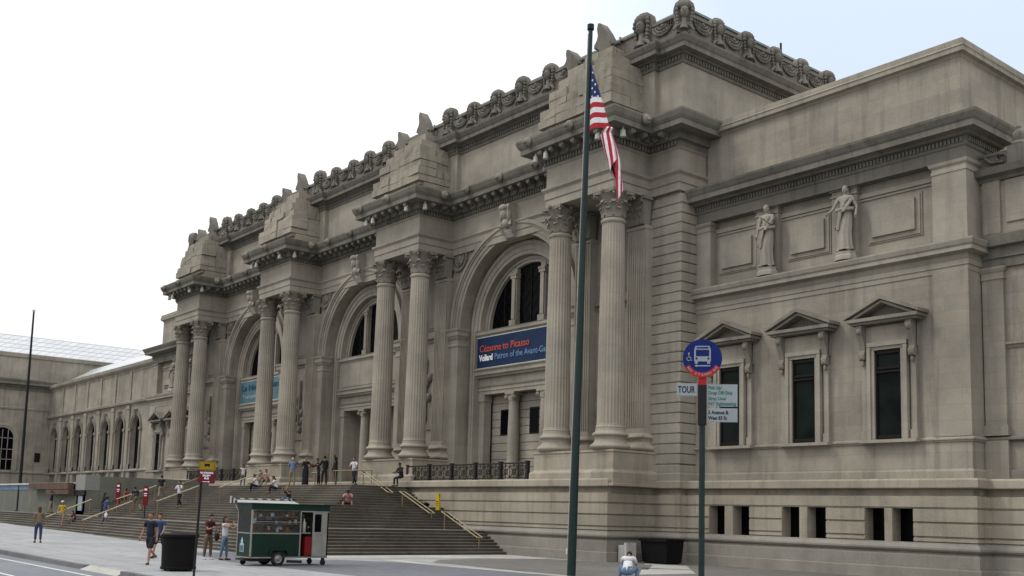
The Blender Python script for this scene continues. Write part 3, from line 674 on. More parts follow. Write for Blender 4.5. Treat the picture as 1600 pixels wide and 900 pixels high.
    st.mould([(c-4.5, 38.75), (c+4.5, 38.75)], [(-0.6, 12.92), (0.05, 12.92), (0.10, 13.0), (0.20, 13.05), (0.20, 13.22), (0.24, 13.28), (-0.6, 13.32)])
    st.box(c-4.5, c+4.5, 38.72, 39.3, 10.88, 12.94)
    if which == 1:
        for a, b, d in (((c-4.1, c+4.1), (11.1, 12.75), 0.04), ((c-3.9, c+3.9), (11.28, 12.58), -0.01)):
            st.box(a[0], a[1], 38.72-d, 38.8, b[0], b[1])
    st.mould([(c-4.5, 38.75), (c+4.5, 38.75)], [(-0.6, 10.38), (0.05, 10.38), (0.10, 10.48), (0.22, 10.54), (0.22, 10.74), (0.32, 10.84), (0.32, 10.90), (-0.6, 10.94)])
    st.box(c-4.5, c+4.5, 38.90, 39.3, 9.85, 10.40)
    st.mould([(c-4.5, 38.88), (c+4.5, 38.88)], [(-0.5, 9.36), (0.0, 9.36), (0.0, 9.56), (0.05, 9.58), (0.05, 9.76), (0.12, 9.82), (0.16, 9.90), (-0.5, 9.92)])
    part(st, 'transom_band', 'ashlar_smooth', mus)
    z0 = 3.92 if which != 1 else 3.56
    for x, sq in ((-4.35, 1), (-1.45, 0), (1.45, 0), (4.35, 1)):
        sc = MB()
        if sq: sc.box(c+x-0.36, c+x+0.36, 38.95, 39.5, z0, 9.36); sc.box(c+x-0.42, c+x+0.42, 38.88, 39.5, 8.95, 9.36); sc.box(c+x-0.40, c+x+0.40, 38.90, 39.5, z0, z0+0.5)
        else:
            sc.lathe([(0.45, z0), (0.45, z0+0.15), (0.38, z0+0.25), (0.36, z0+0.4), (0.34, z0+3), (0.30, 8.85)], 20, (c+x, 39.25, 0), capb=False, capt=False)
            sc.box(c+x-0.42, c+x+0.42, 38.85, 39.6, 9.22, 9.36)
            for s in (-1, 1): sc.ell((c+x+s*0.33, 39.0, 9.05), (0.13, 0.24, 0.15), 10, 7)
            sc.lathe([(0.33, 8.83), (0.36, 8.95), (0.34, 9.22)], 18, (c+x, 39.25, 0))
        part(sc, 'door_column', 'ashlar_smooth', mus, smooth=40)
    back = MB()
    if which != 1:
        back.box(c-4.1, c+4.1, 39.72, 40.0, z0, 9.4)
        n = 11; h = (9.3-z0)/n
        for i in range(n): back.box(c-4.05, c+4.05, 39.66, 39.8, z0+i*h+0.03, z0+(i+1)*h-0.02)
        part(back, 'screen_wall', 'ashlar_smooth', mus)
        for x in (-2.75, 0, 2.75):
            wv = MB(); wv.box(c+x-0.34, c+x+0.34, 39.60, 39.66, 6.95, 8.35)
            w_ = part(wv, 'slit_window', 'window_glass', mus)
            q = MB(); q.box(c+x-0.42, c+x+0.42, 39.62, 39.70, 6.87, 8.43); part(q, 'window_surround', 'bronze_frame', w_)
    else:
        back.box(c-4.2, c+4.2, 41.8, 42.0, z0, 9.4); back.box(c-4.4, c-4.0, 39.4, 42, z0, 9.4); back.box(c+4.0, c+4.4, 39.4, 42, z0, 9.4); back.box(c-4.4, c+4.4, 39.4, 42, 9.36, 9.5)
        part(back, 'vestibule', 'ashlar_smooth', mus)
        for x in (-2.75, 0, 2.75):
            d = MB(); d.box(c+x-0.95, c+x+0.95, 41.70, 41.78, z0, 9.0)
            dd = part(d, 'entrance_door', 'window_glass', mus)
            q = MB()
            for a in (-1.0, -0.03, 0.94): q.box(c+x+a, c+x+a+0.06, 41.6, 41.72, z0, 9.1)
            for z in (z0, 6.1, 8.95): q.box(c+x-1, c+x+1, 41.6, 41.72, z, z+0.1)
            part(q, 'door_frame', 'bronze_frame', dd)
for k, c in enumerate(AC): arch_bay(c, k)
# relief panels and small brackets between the pilasters
for c in PC:
    rl = MB()
    rl.mould([(c-1.35, WYF), (c+1.35, WYF)], [(-0.1, 12.9), (0.06, 12.9), (0.10, 13.05), (0.25, 13.15), (0.25, 13.3), (-0.1, 13.34)])
    rl.box(c-1.1, c+1.1, WYF-0.06, WYF+0.1, 13.7, 17.6); rl.box(c-0.95, c+0.95, WYF-0.10, WYF+0.1, 13.85, 17.45)
    for i in range(9):
        a = random.uniform(-0.55, 0.55); rl.ell((c+a, WYF-0.12, 8.1+i*0.32), (0.22, 0.24, 0.30), 8, 5)
    rl.tube([(c, WYF-0.15, 11.9), (c, WYF-0.2, 8.0)], 0.1, 6)
    rl.box(c-1.3, c+1.3, WYF-0.12, WYF+0.1, 7.3, 7.55)
    part(rl, 'wall_relief', 'carved_stone', mus, smooth=40)

# attic ---------------------------------------------------------------------
AP = [(mir(-33.70), 54), (mir(-33.70), 37.75)]
for c in reversed(PC): AP += [(c-2.9, 37.75), (c-2.9, 37.45), (c-2.05, 37.45), (c-2.05, 37.75), (c+2.05, 37.75), (c+2.05, 37.45), (c+2.9, 37.45), (c+2.9, 37.75)]
AP += [(-33.70, 37.75), (-33.70, 54)]
at = MB(); at.mould(AP, [(-0.5, 21.9), (0.12, 21.9), (0.12, 22.25), (0, 22.32), (0, 24.9), (-0.5, 24.9)])
part(at, 'attic_wall', 'ashlar_smooth', mus)
ac = MB(); ac.mould(AP, [(-0.5, 24.82), (0.06, 24.82), (0.10, 24.92), (0.10, 25.22), (0.22, 25.24), (0.26, 25.32), (0.62, 25.34), (0.62, 25.56), (0.68, 25.62), (0.80, 25.82), (0.82, 25.92), (0.2, 25.98), (-3, 26.0)])
part(ac, 'attic_cornice', 'weathered_stone', mus)
ad_ = MB(); along(AP, 0.21, 0.08, lambda x, y, a, b: obox(ad_, x, y, a, b, 0.115, 0.11, 24.98, 25.19))
tag(part(ad_, 'attic_dentils', 'weathered_stone', mus), kind='stuff')
CRX = -33.15                                            # cresting line
CP = [(mir(CRX), 54), (mir(CRX), 37.15), (CRX, 37.15), (CRX, 54)]
cr_ = MB(); cr_.mould(CP, [(-0.35, 25.9), (0.05, 25.9), (0.05, 26.12), (-0.02, 26.16), (-0.02, 26.95), (0.06, 26.98), (0.06, 27.1), (-0.02, 27.14), (-0.35, 27.14)])
hx = [-35.83]                                            # big heads
pitch = 2.39
heads = []; swags = []
for k, c in enumerate(PC):
    heads.append((c+2.42, 37.12, 0, 1.18))
for c in AC:
    for i in range(-2, 2): heads.append((c+(i+0.5)*2.41, 37.12, 0, 1.0))
heads.append((CRX+0.05, 37.1, math.pi/4, 1.15)); heads.append((mir(CRX)-0.05, 37.1, -math.pi/4, 1.15))
for i in range(6): heads.append((CRX, 39.75+2.40*i, math.pi/2, 1.0)); heads.append((mir(CRX), 39.75+2.40*i, -math.pi/2, 1.0))
hm = MB()
hood = [(0.34, 0), (0.36, 0.35), (0.42, 0.6), (0.50, 0.9), (0.53, 1.2), (0.46, 1.45), (0.27, 1.63), (0, 1.70)]
hm.ext([(x, z) for x, z in hood] + [(-x, z) for x, z in reversed(hood[:-1])], -0.06, 0.24, 'y')
hm.ell((0, -0.18, 0.98), (0.22, 0.22, 0.31), 12, 9); hm.ell((0, -0.08, 1.36), (0.43, 0.26, 0.25), 12, 6)
for k_ in range(9):                                      # curls round the face
    q_ = math.pi*(k_/8); hm.ell((0.39*math.cos(q_), -0.16, 1.10+0.42*math.sin(q_)), (0.10, 0.11, 0.10), 7, 5)
for s in (-1, 1):
    for k_ in range(4): hm.ell((s*(0.36-0.02*k_), -0.12, 0.92-0.17*k_), (0.09, 0.11, 0.10), 7, 5)
    hm.ell((s*0.09, -0.375, 1.05), (0.045, 0.03, 0.025), 6, 4)
    hm.tube([(s*0.12, -0.1, 0.42), (s*0.36, -0.14, 0.26), (s*0.50, -0.12, 0.06)], [0.08, 0.09, 0.07], 7)
hm.ell((0, -0.40, 0.98), (0.04, 0.05, 0.09), 6, 4); hm.ell((0, -0.36, 0.83), (0.08, 0.04, 0.03), 6, 4)
hm.tube([(0, -0.10, 0.74), (0, -0.10, 0.45), (0, -0.12, 0.12)], [0.13, 0.14, 0.24], 10)
head0 = None
for x, y, r, s in heads:
    if head0 is None:
        head0 = put(hm.mesh('carved_head', 'weathered_stone', 45), 'carved_head', mus, loc=Vector((x, y, 25.96))-wloc(mus)); o = head0
    else: o = dup(head0, mus, (x, y, 25.96))
    if abs(x-CRX) < .2 and y < 37.5: s = 0.98
    s *= random.uniform(0.95, 1.04); o.rotation_euler = (random.uniform(-.03, .03), random.uniform(-.03, .03), r+random.uniform(-.06, .06)); o.scale = (s*random.uniform(.94, 1.05), s, s)
def scrolls(x, y, a, b):
    nx, ny = b, -a
    def P(u, w, z): return (x+a*u+nx*w, y+b*u+ny*w, z)
    for r_, h_, w_ in ((0.66, 0.52, 0.065), (0.50, 0.36, 0.06), (0.34, 0.20, 0.05)):
        cr_.tube([P(-r_*math.cos(math.pi*k_/8), 0.06, 26.86-h_*math.sin(math.pi*k_/8)) for k_ in range(9)], w_, 6)
    for k_ in range(5): cr_.ell(P(-0.36+0.18*k_, 0.09, 26.52-0.05*math.sin(math.pi*k_/4)), (0.08, 0.08, 0.08), 6, 4)
    cr_.ell(P(0, 0.05, 26.78), (0.13, 0.12, 0.12), 8, 5)
for c in AC:
    for i in range(-2, 3): scrolls(c+i*2.41, 37.15, 1, 0)
for c in PC: scrolls(c+3.75 if c == PC[0] else c+3.6, 37.15, 1, 0); scrolls(c-3.6, 37.15, 1, 0)
for i in range(6): scrolls(CRX, 38.55+2.40*i, 0, 1); scrolls(mir(CRX), 38.55+2.40*i, 0, -1)
part(cr_, 'roof_cresting', 'weathered_stone', mus, smooth=40)
# winged beasts beside the block piles
wb = MB()
_w = 0.30
wb.ext([(0.55, 0), (0.62, 0.5), (0.30, 0.9), (0.20, 1.3), (-0.15, 1.9), (-0.55, 2.45), (-0.72, 2.5), (-0.80, 2.2), (-0.72, 1.8), (-0.80, 1.55), (-0.98, 1.35), (-1.02, 1.15), (-0.80, 1.12), (-0.62, 0.95), (-0.55, 0.5), (-0.5, 0)], -_w, _w*0.9, 'y')
wb.ell((-0.70, 0, 1.35), (0.30, 0.22, 0.22), 10, 6); wb.ell((-0.35, 0, 0.85), (0.38, 0.3, 0.5), 10, 7); wb.ell((0.25, 0, 0.45), (0.4, 0.3, 0.45), 10, 7)
wb.tube([(0.4, -0.1, 0.2), (0.75, -0.12, 0.5), (0.9, -0.1, 1.0), (0.75, -0.08, 1.25)], [0.16, 0.13, 0.1, 0.06], 7)
for i in range(5): wb.tube([(-0.05+0.1*i, -0.2, 0.6+0.1*i), (-0.3+0.04*i, -0.2, 1.5), (-0.62+0.05*i, -0.14, 2.3-0.1*i)], [0.07, 0.07, 0.04], 5)
beast0 = None
for c in PC:
    for ox, sc_ in ((0.05, 1.0), (-2.45, 0.78)):
        loc = (c+ox, 37.1, 25.95)
        if beast0 is None:
            beast0 = put(wb.mesh('winged_beast', 'weathered_stone', 45), 'winged_beast', mus, loc=Vector(loc)-wloc(mus)); o = beast0
        else: o = dup(beast0, mus, loc)
    o.scale = (sc_*1.15, 1.2, sc_*0.93)
# rough, never carved stone piles over the column pairs
for c in PC:
    bp_ = MB()
    bp_.box(c-2.55, c+2.2, 35.5, 37.8, 21.86, 22.72); bp_.box(c-2.9, c+2.05, 35.25, 37.8, 22.55, 22.78)
    for (a, b, z0, z1, yf, nn) in ((-3.35, 2.2, 22.76, 23.74, 35.05, 5), (-2.6, 2.15, 23.74, 24.62, 35.14, 4), (-2.05, 2.05, 24.62, 25.14, 35.22, 4), (-1.45, 1.75, 25.14, 25.62, 35.45, 2), (-0.9, 1.15, 25.62, 26.35, 36.1, 2)):
        a += c; b += c
        xs = [a] + sorted(a+(b-a)*(i+random.uniform(-.22, .22))/nn for i in range(1, nn)) + [b]
        for i in range(nn):
            j = random.uniform(-0.03, 0.03); jz = random.uniform(-0.01, 0.01)
            zs = [z0, (z0+z1)/2+random.uniform(-.08, .08), z1] if z1-z0 > 0.8 else [z0, z1]
            for p, q in zip(zs, zs[1:]):
                bp_.box(xs[i]+0.007+(random.uniform(-.06, .06) if i == 0 else 0), xs[i+1]-0.007+(random.uniform(-.05, .05) if i == nn-1 else 0), yf+random.uniform(-.06, .06), 36.4, p+0.014, q-0.010)
            for zp, zq in zip(zs, zs[1:]):
                ym = 36.43+random.uniform(.4, .9); ex_ = random.uniform(-.07, .03) if i == nn-1 else 0
                bp_.box(xs[i]+0.01, xs[i+1]-0.006+ex_, 36.43, ym, zp+0.010, zq-0.010+jz); bp_.box(xs[i]+0.01, xs[i+1]-0.006+ex_*0.3, ym+0.012, 37.7, zp+0.012, zq-0.008+jz)
    bp_.v = [(x+random.uniform(-.03, .03), y+random.uniform(-.04, .04), z+random.uniform(-.012, .012)) if z > 22.8 else (x, y, z) for x, y, z in bp_.v]
    part(bp_, 'stone_pile', 'rough_block', mus)
# roof and mass behind the attic
rf = MB(); rf.box(-92.5, -34.45, 38.9, 51.6, 26.02, 28.22); rf.box(-92.6, -34.35, 38.8, 51.7, 28.22, 28.34)
part(rf, 'roof', 'copper_roof', mus)
part(body, 'building_mass', 'ashlar_smooth', mus)
vp = MB(); vp.tube([(-34.9, 47.4, 28), (-34.9, 47.4, 29.3)], 0.06, 6); part(vp, 'vent_pipe', 'bronze_frame', mus)
# ------------------------------------------------------------------ wings
def wing(f, P):
    """f maps x for boxes, P maps a plan path"""
    w = MB()
    w.box(f(-33.9), f(-19.90), 38.92, 39.9, 3.9, 12.2); w.box(f(-22), f(-19.885), 38.94, 40.35, 4.3, 12.3); w.box(f(-22), f(-19.88), 39.45, 40.35, 13.3, 17.3)
    w.mould(P([(-33.8, 38.9), (-19.86, 38.9), (-19.86, 40.4)]), [(-0.3, 3.9), (0.03, 3.9), (0.03, 4.22), (0.0, 4.28), (-0.03, 4.30), (-0.03, 5.38), (-0.3, 5.38)])
    w.mould(P([(-33.8, 38.9), (-19.86, 38.9), (-19.86, 40.4)]), [(-0.3, 5.36), (0.03, 5.36), (0.05, 5.42), (0.10, 5.44), (0.10, 5.50), (0.0, 5.56), (-0.02, 5.57), (-0.3, 5.57)])
    # corner pier strips
    w.box(f(-21.35), f(-19.86), 38.86, 38.95, 5.57, 12.12)
    part(w, 'wing_wall', 'ashlar', mus)
    s = MB(); q = P([(-33.8, 38.88), (-19.86, 38.88), (-19.86, 40.6)])
    s.mould(q, [(-0.3, 12.10), (0.0, 12.10), (0.0, 12.30), (0.04, 12.32), (0.04, 12.52), (0.10, 12.60), (0.02, 12.62), (0.02, 12.76), (0.14, 12.80), (0.32, 12.84), (0.32, 13.0), (0.38, 13.06), (0.44, 13.22), (0.44, 13.28), (0.1, 13.36), (-0.5, 13.37)])
    part(s, 'string_course', 'ashlar_smooth', mus)
    u = MB()
    u.box(f(-33.9), f(-20.0), 39.42, 40.0, 13.3, 17.2)
    for a, b in ((-33.75, -32.85), (-21.3, -19.86)):
        u.box(f(a), f(b), 38.90, 39.5, 13.35, 16.2); u.mould(P([(a, 39.5), (a, 38.90), (b, 38.90), (b, 40.2)]), [(-0.2, 16.18), (0.03, 16.18), (0.03, 16.28), (0.0, 16.32), (0.0, 16.42), (0.08, 16.5), (0.12, 16.62), (-0.2, 16.64)])
    u.box(f(-32.9), f(-21.2), 39.30, 39.5, 16.10, 16.30); u.box(f(-32.9), f(-21.2), 39.36, 39.5, 15.98, 16.08)
    for x in (-29.62, -25.50):                           # piers behind the statues
        u.box(f(x-0.62), f(x+0.62), 39.12, 39.5, 13.35, 16.9); u.box(f(x-0.70), f(x+0.70), 39.02, 39.5, 16.62, 16.92); u.box(f(x-0.66), f(x+0.66), 39.06, 39.5, 16.35, 16.42)
    part(u, 'niche_wall', 'ashlar_smooth', mus)
    for a, b in ((-32.7, -30.35), (-28.65, -26.35), (-24.5, -22.0)):
        p = MB(); za, zb = 14.0, 15.85
        for (i, y) in ((0, 0.05), (0.07, 0.10), (0.20, 0.03)): p.box(f(a+i), f(b-i), 39.42-y, 39.5, za+i, zb-i)
        x0, x1 = sorted((f(a+0.26), f(b-0.26)))
        p.box(x0, x1, 39.20, 39.5, za+0.26, zb-0.24)
        part(p, 'wall_panel', 'ashlar_smooth', mus)
    e = MB(); q = P([(-33.8, 38.90), (-19.86, 38.90), (-19.86, 41.5)])
    e.box(f(-33.9), f(-19.90), 38.95, 40, 16.67, 17.2)
    e.mould(q, [(-0.5, 16.66), (0.0, 16.66), (0.0, 17.12), (0.06, 17.16), (0.10, 17.22), (0.10, 17.50), (0.30, 17.52), (0.36, 17.60), (0.72, 17.62), (0.72, 17.86), (0.78, 17.92), (0.90, 18.12), (0.92, 18.22), (0.3, 18.30), (-1.5, 18.34)])
    part(e, 'wing_cornice', 'weathered_stone', mus)
    d = MB()
    along(q, 0.165, 0.08, lambda x, y, a, b: obox(d, x, y, a, b, 0.09, 0.10, 17.27, 17.46))
    tag(part(d, 'wing_dentils', 'weathered_stone', mus), kind='stuff')
    pa = MB(); q = P([(-33.6, 39.55), (-20.32, 39.55), (-20.32, 57)])
    pa.mould(q, [(-0.4, 18.2), (0.06, 18.2), (0.06, 18.75), (0.0, 18.8), (0.0, 21.15), (0.05, 21.2), (0.10, 21.28), (0.26, 21.32), (0.26, 21.48), (0.30, 21.54), (0.22, 21.62), (0.22, 21.86), (-0.6, 21.92)])
    pa.box(f(-33.5), f(-20.8), 40.2, 56.5, 18, 21.6)
    part(pa, 'wing_parapet', 'ashlar', mus)
    # pedimented windows
    for x in (-31.45, -27.34, -23.26):
        g = MB(); g.box(f(x-0.58), f(x+0.58), 38.78, 38.82, 5.58, 9.22)
        # reveal is the thickness of the surround
        W_ = part(g, 'window', 'shaded_glass', mus)
        s_ = MB()
        for a, b in ((-0.58, -0.52), (0.52, 0.58), (-0.03, 0.03)): 
            if a == -0.03: continue
            s_.box(f(x+a), f(x+b), 38.70, 38.79, 5.58, 9.22)
        s_.box(f(x-0.56), f(x+0.56), 38.70, 38.79, 8.45, 8.55); s_.box(f(x-0.56), f(x+0.56), 38.68, 38.79, 8.30, 8.38); s_.box(f(x-0.56), f(x+0.56), 38.70, 38.79, 5.58, 5.72); s_.box(f(x-0.56), f(x+0.56), 38.70, 38.79, 9.1, 9.22)
        part(s_, 'sash', 'bronze_frame', W_)
        r = MB()
        for a, b, y0 in ((0.60, 0.74, 38.62), (0.74, 0.90, 38.55)):
            for s in (-1, 1): r.box(f(x+s*a), f(x+s*b), y0, 38.95, 5.52, 9.24 + (a-0.60))
            r.box(f(x-b), f(x+b), y0+0.002, 38.95, 9.26+(a-0.6), 9.26+(b-0.6)+0.02)
        for s in (-1, 1): r.box(f(x+s*0.98), f(x+s*1.22), 38.72, 38.95, 5.52, 8.9); r.box(f(x+s*0.96), f(x+s*1.26), 38.66, 38.95, 5.52, 5.9)
        r.box(f(x-1.0), f(x+1.0), 38.68, 38.95, 9.58, 10.25); r.box(f(x-1.25), f(x+1.25), 38.72, 38.95, 9.3, 10.3)
        r.box(f(x-1.28), f(x+1.28), 38.52, 38.95, 5.40, 5.53)
        part(r, 'window_surround', 'ashlar_smooth', W_)
        for s in (-1, 1):
            c_ = MB(); xx = f(x+s*1.12)
            c_.ext([(38.75, 8.85), (38.55, 8.9), (38.5, 9.1), (38.6, 9.3), (38.55, 9.6), (38.38, 9.9), (38.30, 10.15), (38.38, 10.33), (38.8, 10.36)], xx-0.13, xx+0.13, 'x')
            c_.ell((xx, 38.42, 10.08), (0.16, 0.17, 0.17), 10, 6); c_.ell((xx, 38.58, 9.02), (0.15, 0.1, 0.12), 8, 5); c_.ell((xx, 38.62, 8.75), (0.08, 0.07, 0.14), 6, 5)
            part(c_, 'console', 'carved_stone', W_, smooth=35)
        t_ = MB(); X0, X1 = f(x)-1.62, f(x)+1.62; xc = f(x)
        t_.box(X0+0.12, X1-0.12, 38.30, 38.95, 10.34, 10.44); t_.box(X0, X1, 38.15, 38.95, 10.44, 10.58); 
        # raking cornice: two sloping bars with real depth and a recessed tympanum
        for s in (-1, 1):
            t_.ext([(xc+s*1.70, 10.58), (xc+s*1.70, 10.72), (xc, 11.47), (xc, 11.30)], 38.10, 38.95, 'y')
            t_.ext([(xc+s*1.50, 10.60), (xc, 11.27), (xc, 11.16), (xc+s*1.25, 10.60)], 38.24, 38.95, 'y')
        t_.ext([(xc-1.45, 10.58), (xc+1.45, 10.58), (xc, 11.2)], 38.82, 38.95, 'y')
        part(t_, 'pediment', 'carved_stone', W_)
wing(lambda x: x, lambda p: p)
wing(mir, mpath)

an = MB(); an.tube([(-19.6, 44.5, 21.8), (-19.55, 44.5, 24.1)], 0.025, 5); part(an, 'antenna', 'bronze_frame', mus)
# recessed range right of the wing
rr = MB()
rr.box(-19.9, 14, 40.05, 52, 0, 16.2)
for x in (-19.40, -18.75, -17.35, -14.4): 
    if x == -18.75: continue
    rr.box(x-0.42, x+0.42, 39.86, 40.1, 5.6, 12.17); rr.mould([(x-0.42, 40.1), (x-0.42, 39.86), (x+0.42, 39.86), (x+0.42, 40.1)], [(-0.1, 11.75), (0.04, 11.75), (0.014, 11.82), (0.014, 12.0), (0.06, 12.06), (0.10, 12.16), (0.10, 12.235), (-0.1, 12.24)])
    rr.box(x-0.48, x+0.48, 39.80, 40.1, 5.6, 6.0); rr.box(x-0.46, x+0.46, 39.82, 40.1, 3.9, 5.42)
    rr.box(x-0.35, x+0.35, 39.94, 40.1, 13.6, 16.0)
for x0, x1 in ((-19.1, -17.8), (-16.9, -14.9)):
    rr.box(x0+0.25, x1-0.25, 39.98, 40.1, 14.0, 15.7); rr.mould([(x0, 40.05), (x1, 40.05)], [(-0.1, 9.0), (0.04, 9.0), (0.08, 9.1), (0.14, 9.14), (0.14, 9.24), (-0.1, 9.26)])
part(rr, 'side_range_wall', 'ashlar', mus)
rs = MB(); q = [(-19.9, 39.92), (14, 39.92)]
rs.mould(q, [(-0.3, 3.9), (0.03, 3.9), (0.03, 4.22), (0, 4.28), (-0.3, 4.3)]); rs.mould(q, [(-0.3, 5.36), (0.06, 5.40), (0.12, 5.44), (0.12, 5.50), (0.0, 5.58), (-0.3, 5.6)])
rs.mould(q, [(-0.3, 12.21), (0.0, 12.21), (0.0, 12.55), (0.08, 12.6), (0.02, 12.65), (0.02, 13.0), (0.25, 13.05), (0.28, 13.2), (0.32, 13.45), (0.2, 13.52), (-0.3, 13.54)])
rs.mould(q, [(-0.3, 15.72), (0.0, 15.74), (0.04, 15.86), (0.15, 15.9), (0.30, 15.94), (0.34, 16.1), (0.38, 16.2), (-0.3, 16.26)])
rs.mould([(-19.9, 39.98), (14, 39.98)], [(-0.3, 16.2), (0.05, 16.2), (0.05, 16.35), (0, 16.4), (0, 16.75), (0.06, 16.8), (0.04, 16.9), (-0.3, 16.92)])
for i in range(12):
    x = -18.9+i*1.55; rs.tube([(x+0.22*math.cos(a), 39.9, 16.6+0.18*math.sin(a)) for a in (0, 1, 2, 3, 4, 5)], 0.06, 6); rs.tube([(x-0.7, 39.92, 16.75), (x-0.45, 39.9, 16.5), (x-0.2, 39.9, 16.45)], 0.06, 6)
part(rs, 'side_range_moulding', 'weathered_stone', mus, smooth=30)
for i, x in enumerate((-18.25, -13.6)):
    h = MB(); h.lathe([(0.3, 16.9), (0.34, 17.0), (0.2, 17.15), (0.26, 17.35), (0.22, 17.5), (0.08, 17.62), (0.1, 17.72), (0.0, 17.85)], 12, (x, 40.0, 0)); h.box(x-0.36, x+0.36, 39.7, 40.3, 16.2, 16.95)
    part(h, 'finial', 'weathered_stone', mus, smooth=40)

# arcade range to the left ------------------------------------------------
YA = 39.45; A0 = mir(-19.86)+0.1; A1 = -146.5
ar = MB(); acs = [-113.2-5.02*i for i in range(7)]
edges = [A0+0.0] + [(acs[i]+acs[i+1])/2 for i in range(6)] + [A1]
for i, c in enumerate(acs):
    xr, xl = edges[i], edges[i+1]
    arch_wall(ar, c, xl, xr, 1.25, 10.35, 3.9, 13.0, YA, YA+0.7, n=16)
ar.box(A1, A0, YA+0.02, YA+0.7, 13.0, 17.0)
for x in edges + [c+2.51*0 for c in []]:
    ar.box(x-0.42, x+0.42, YA-0.14, YA+0.1, 5.9, 12.9); ar.box(x-0.30, x+0.30, YA-0.10, YA+0.1, 13.4, 16.9); ar.box(x-0.5, x+0.5, YA-0.2, YA+0.1, 12.45, 12.9)
for i in range(6):
    ar.box(edges[i+1]-0.12+1.25*0, edges[i+1]+0.12, YA-0.2, YA, 3.9, 5.7)
part(ar, 'arcade_wall', 'ashlar', mus)
am = MB(); q = [(A1, YA), (A0, YA)]
am.mould(q, [(-0.3, 5.55), (0.05, 5.6), (0.16, 5.66), (0.16, 5.80), (0.05, 5.88), (-0.3, 5.9)])
am.mould(q, [(-0.3, 12.85), (0.05, 12.9), (0.1, 13.0), (0.34, 13.06), (0.40, 13.3), (0.1, 13.42), (-0.3, 13.44)])
am.mould(q, [(-0.3, 16.6), (0.02, 16.62), (0.08, 16.8), (0.30, 16.95), (0.42, 17.1), (0.46, 17.42), (0.1, 17.5), (-1.2, 17.9)])
part(am, 'arcade_moulding', 'ashlar_smooth', mus)
for c in acs:
    g = MB(); g.box(c-1.24, c+1.24, YA+0.42, YA+0.46, 5.9, 10.4); g.arc(c, 10.35, 0.01, 1.25, YA+0.421, YA+0.461, n=16)
    w_ = part(g, 'arcade_window', 'window_glass', mus)
    s_ = MB(); s_.arc(c, 10.35, 1.27, 1.50, YA-0.10, YA+0.1, n=16); s_.arc(c, 10.35, 1.50, 1.72, YA-0.17, YA+0.1, n=16)
    for s in (-1, 1):
        s_.box(c+s*1.27, c+s*1.72, YA-0.12, YA+0.1, 5.9, 10.05); s_.box(c+s*1.22, c+s*1.85, YA-0.22, YA+0.1, 10.05, 10.35)
        s_.box(c+s*1.27, c+s*1.80, YA-0.18, YA+0.1, 5.9, 6.4)
    s_.ext([(YA, 11.5), (YA-0.35, 11.6), (YA-0.45, 12.3), (YA, 12.4)], c-0.22, c+0.22, 'x')
    part(s_, 'window_surround', 'carved_stone', w_, smooth=20)
sr = MB(); sr.ext([(40.6, 17.8), (44.6, 20.3), (44.6, 17.0), (40.6, 17.0)], A1+0.1, A0-0.3, 'x')
part(sr, 'glass_roof', 'skylight', mus)
wv = MB(); wv.box(A1, A0, YA+0.6, 44, 0, 17.0); part(wv, 'arcade_mass', 'ashlar_smooth', mus)

# perpendicular gallery building at far left ------------------------------------
gal = thing('gallery_building', 'plain stone gallery block with arched windows and a glass roof at far left', 'building', (-150, 20, 0))
gx = -146.5
gm = MB(); gm.box(-175, gx, -10, 62, -0.5, 17.0); gm.mould([(gx, -12), (gx, 62)], [(-0.2, -0.5), (0.15, -0.5), (0.15, 3.4), (0.05, 3.5), (0.05, 5.6), (-0.2, 5.6)])
gm.mould([(gx, -12), (gx, 62)], [(-0.2, 5.6), (0.1, 5.65), (0.2, 5.75), (0.2, 5.9), (0.0, 6.0), (-0.2, 6.0)])
gm.mould([(gx, -12), (gx, 62)], [(-0.2, 14.0), (0.08, 14.0), (0.12, 14.2), (0.0, 14.3), (-0.2, 14.3)])
part(gm, 'gallery_wall', 'ashlar', gal)
gc = MB(); gc.mould([(gx, -12), (gx, 62)], [(-0.3, 16.5), (0.05, 16.5), (0.1, 16.9), (0.25, 16.95), (0.3, 17.2), (0.75, 17.25), (0.75, 17.5), (0.9, 17.8), (0.9, 17.95), (0.3, 18.1), (-1, 18.15)])
part(gc, 'gallery_cornice', 'weathered_stone', gal)
gp = MB(); gp.mould([(gx-0.7, -12), (gx-0.7, 62)], [(-0.5, 18.0), (0.0, 18.0), (0.0, 20.9), (0.15, 21.0), (0.2, 21.5), (-0.5, 21.55)]); gp.box(-174, gx-0.9, -10, 62, 17, 21.4)
part(gp, 'gallery_parapet', 'ashlar', gal)
gr = MB(); gr.ext([(gx-1.6, 21.4), (gx-7.5, 24.9), (-168, 24.9), (-173, 21.4)], -10, 62, 'y')
part(gr, 'glass_roof', 'skylight', gal)
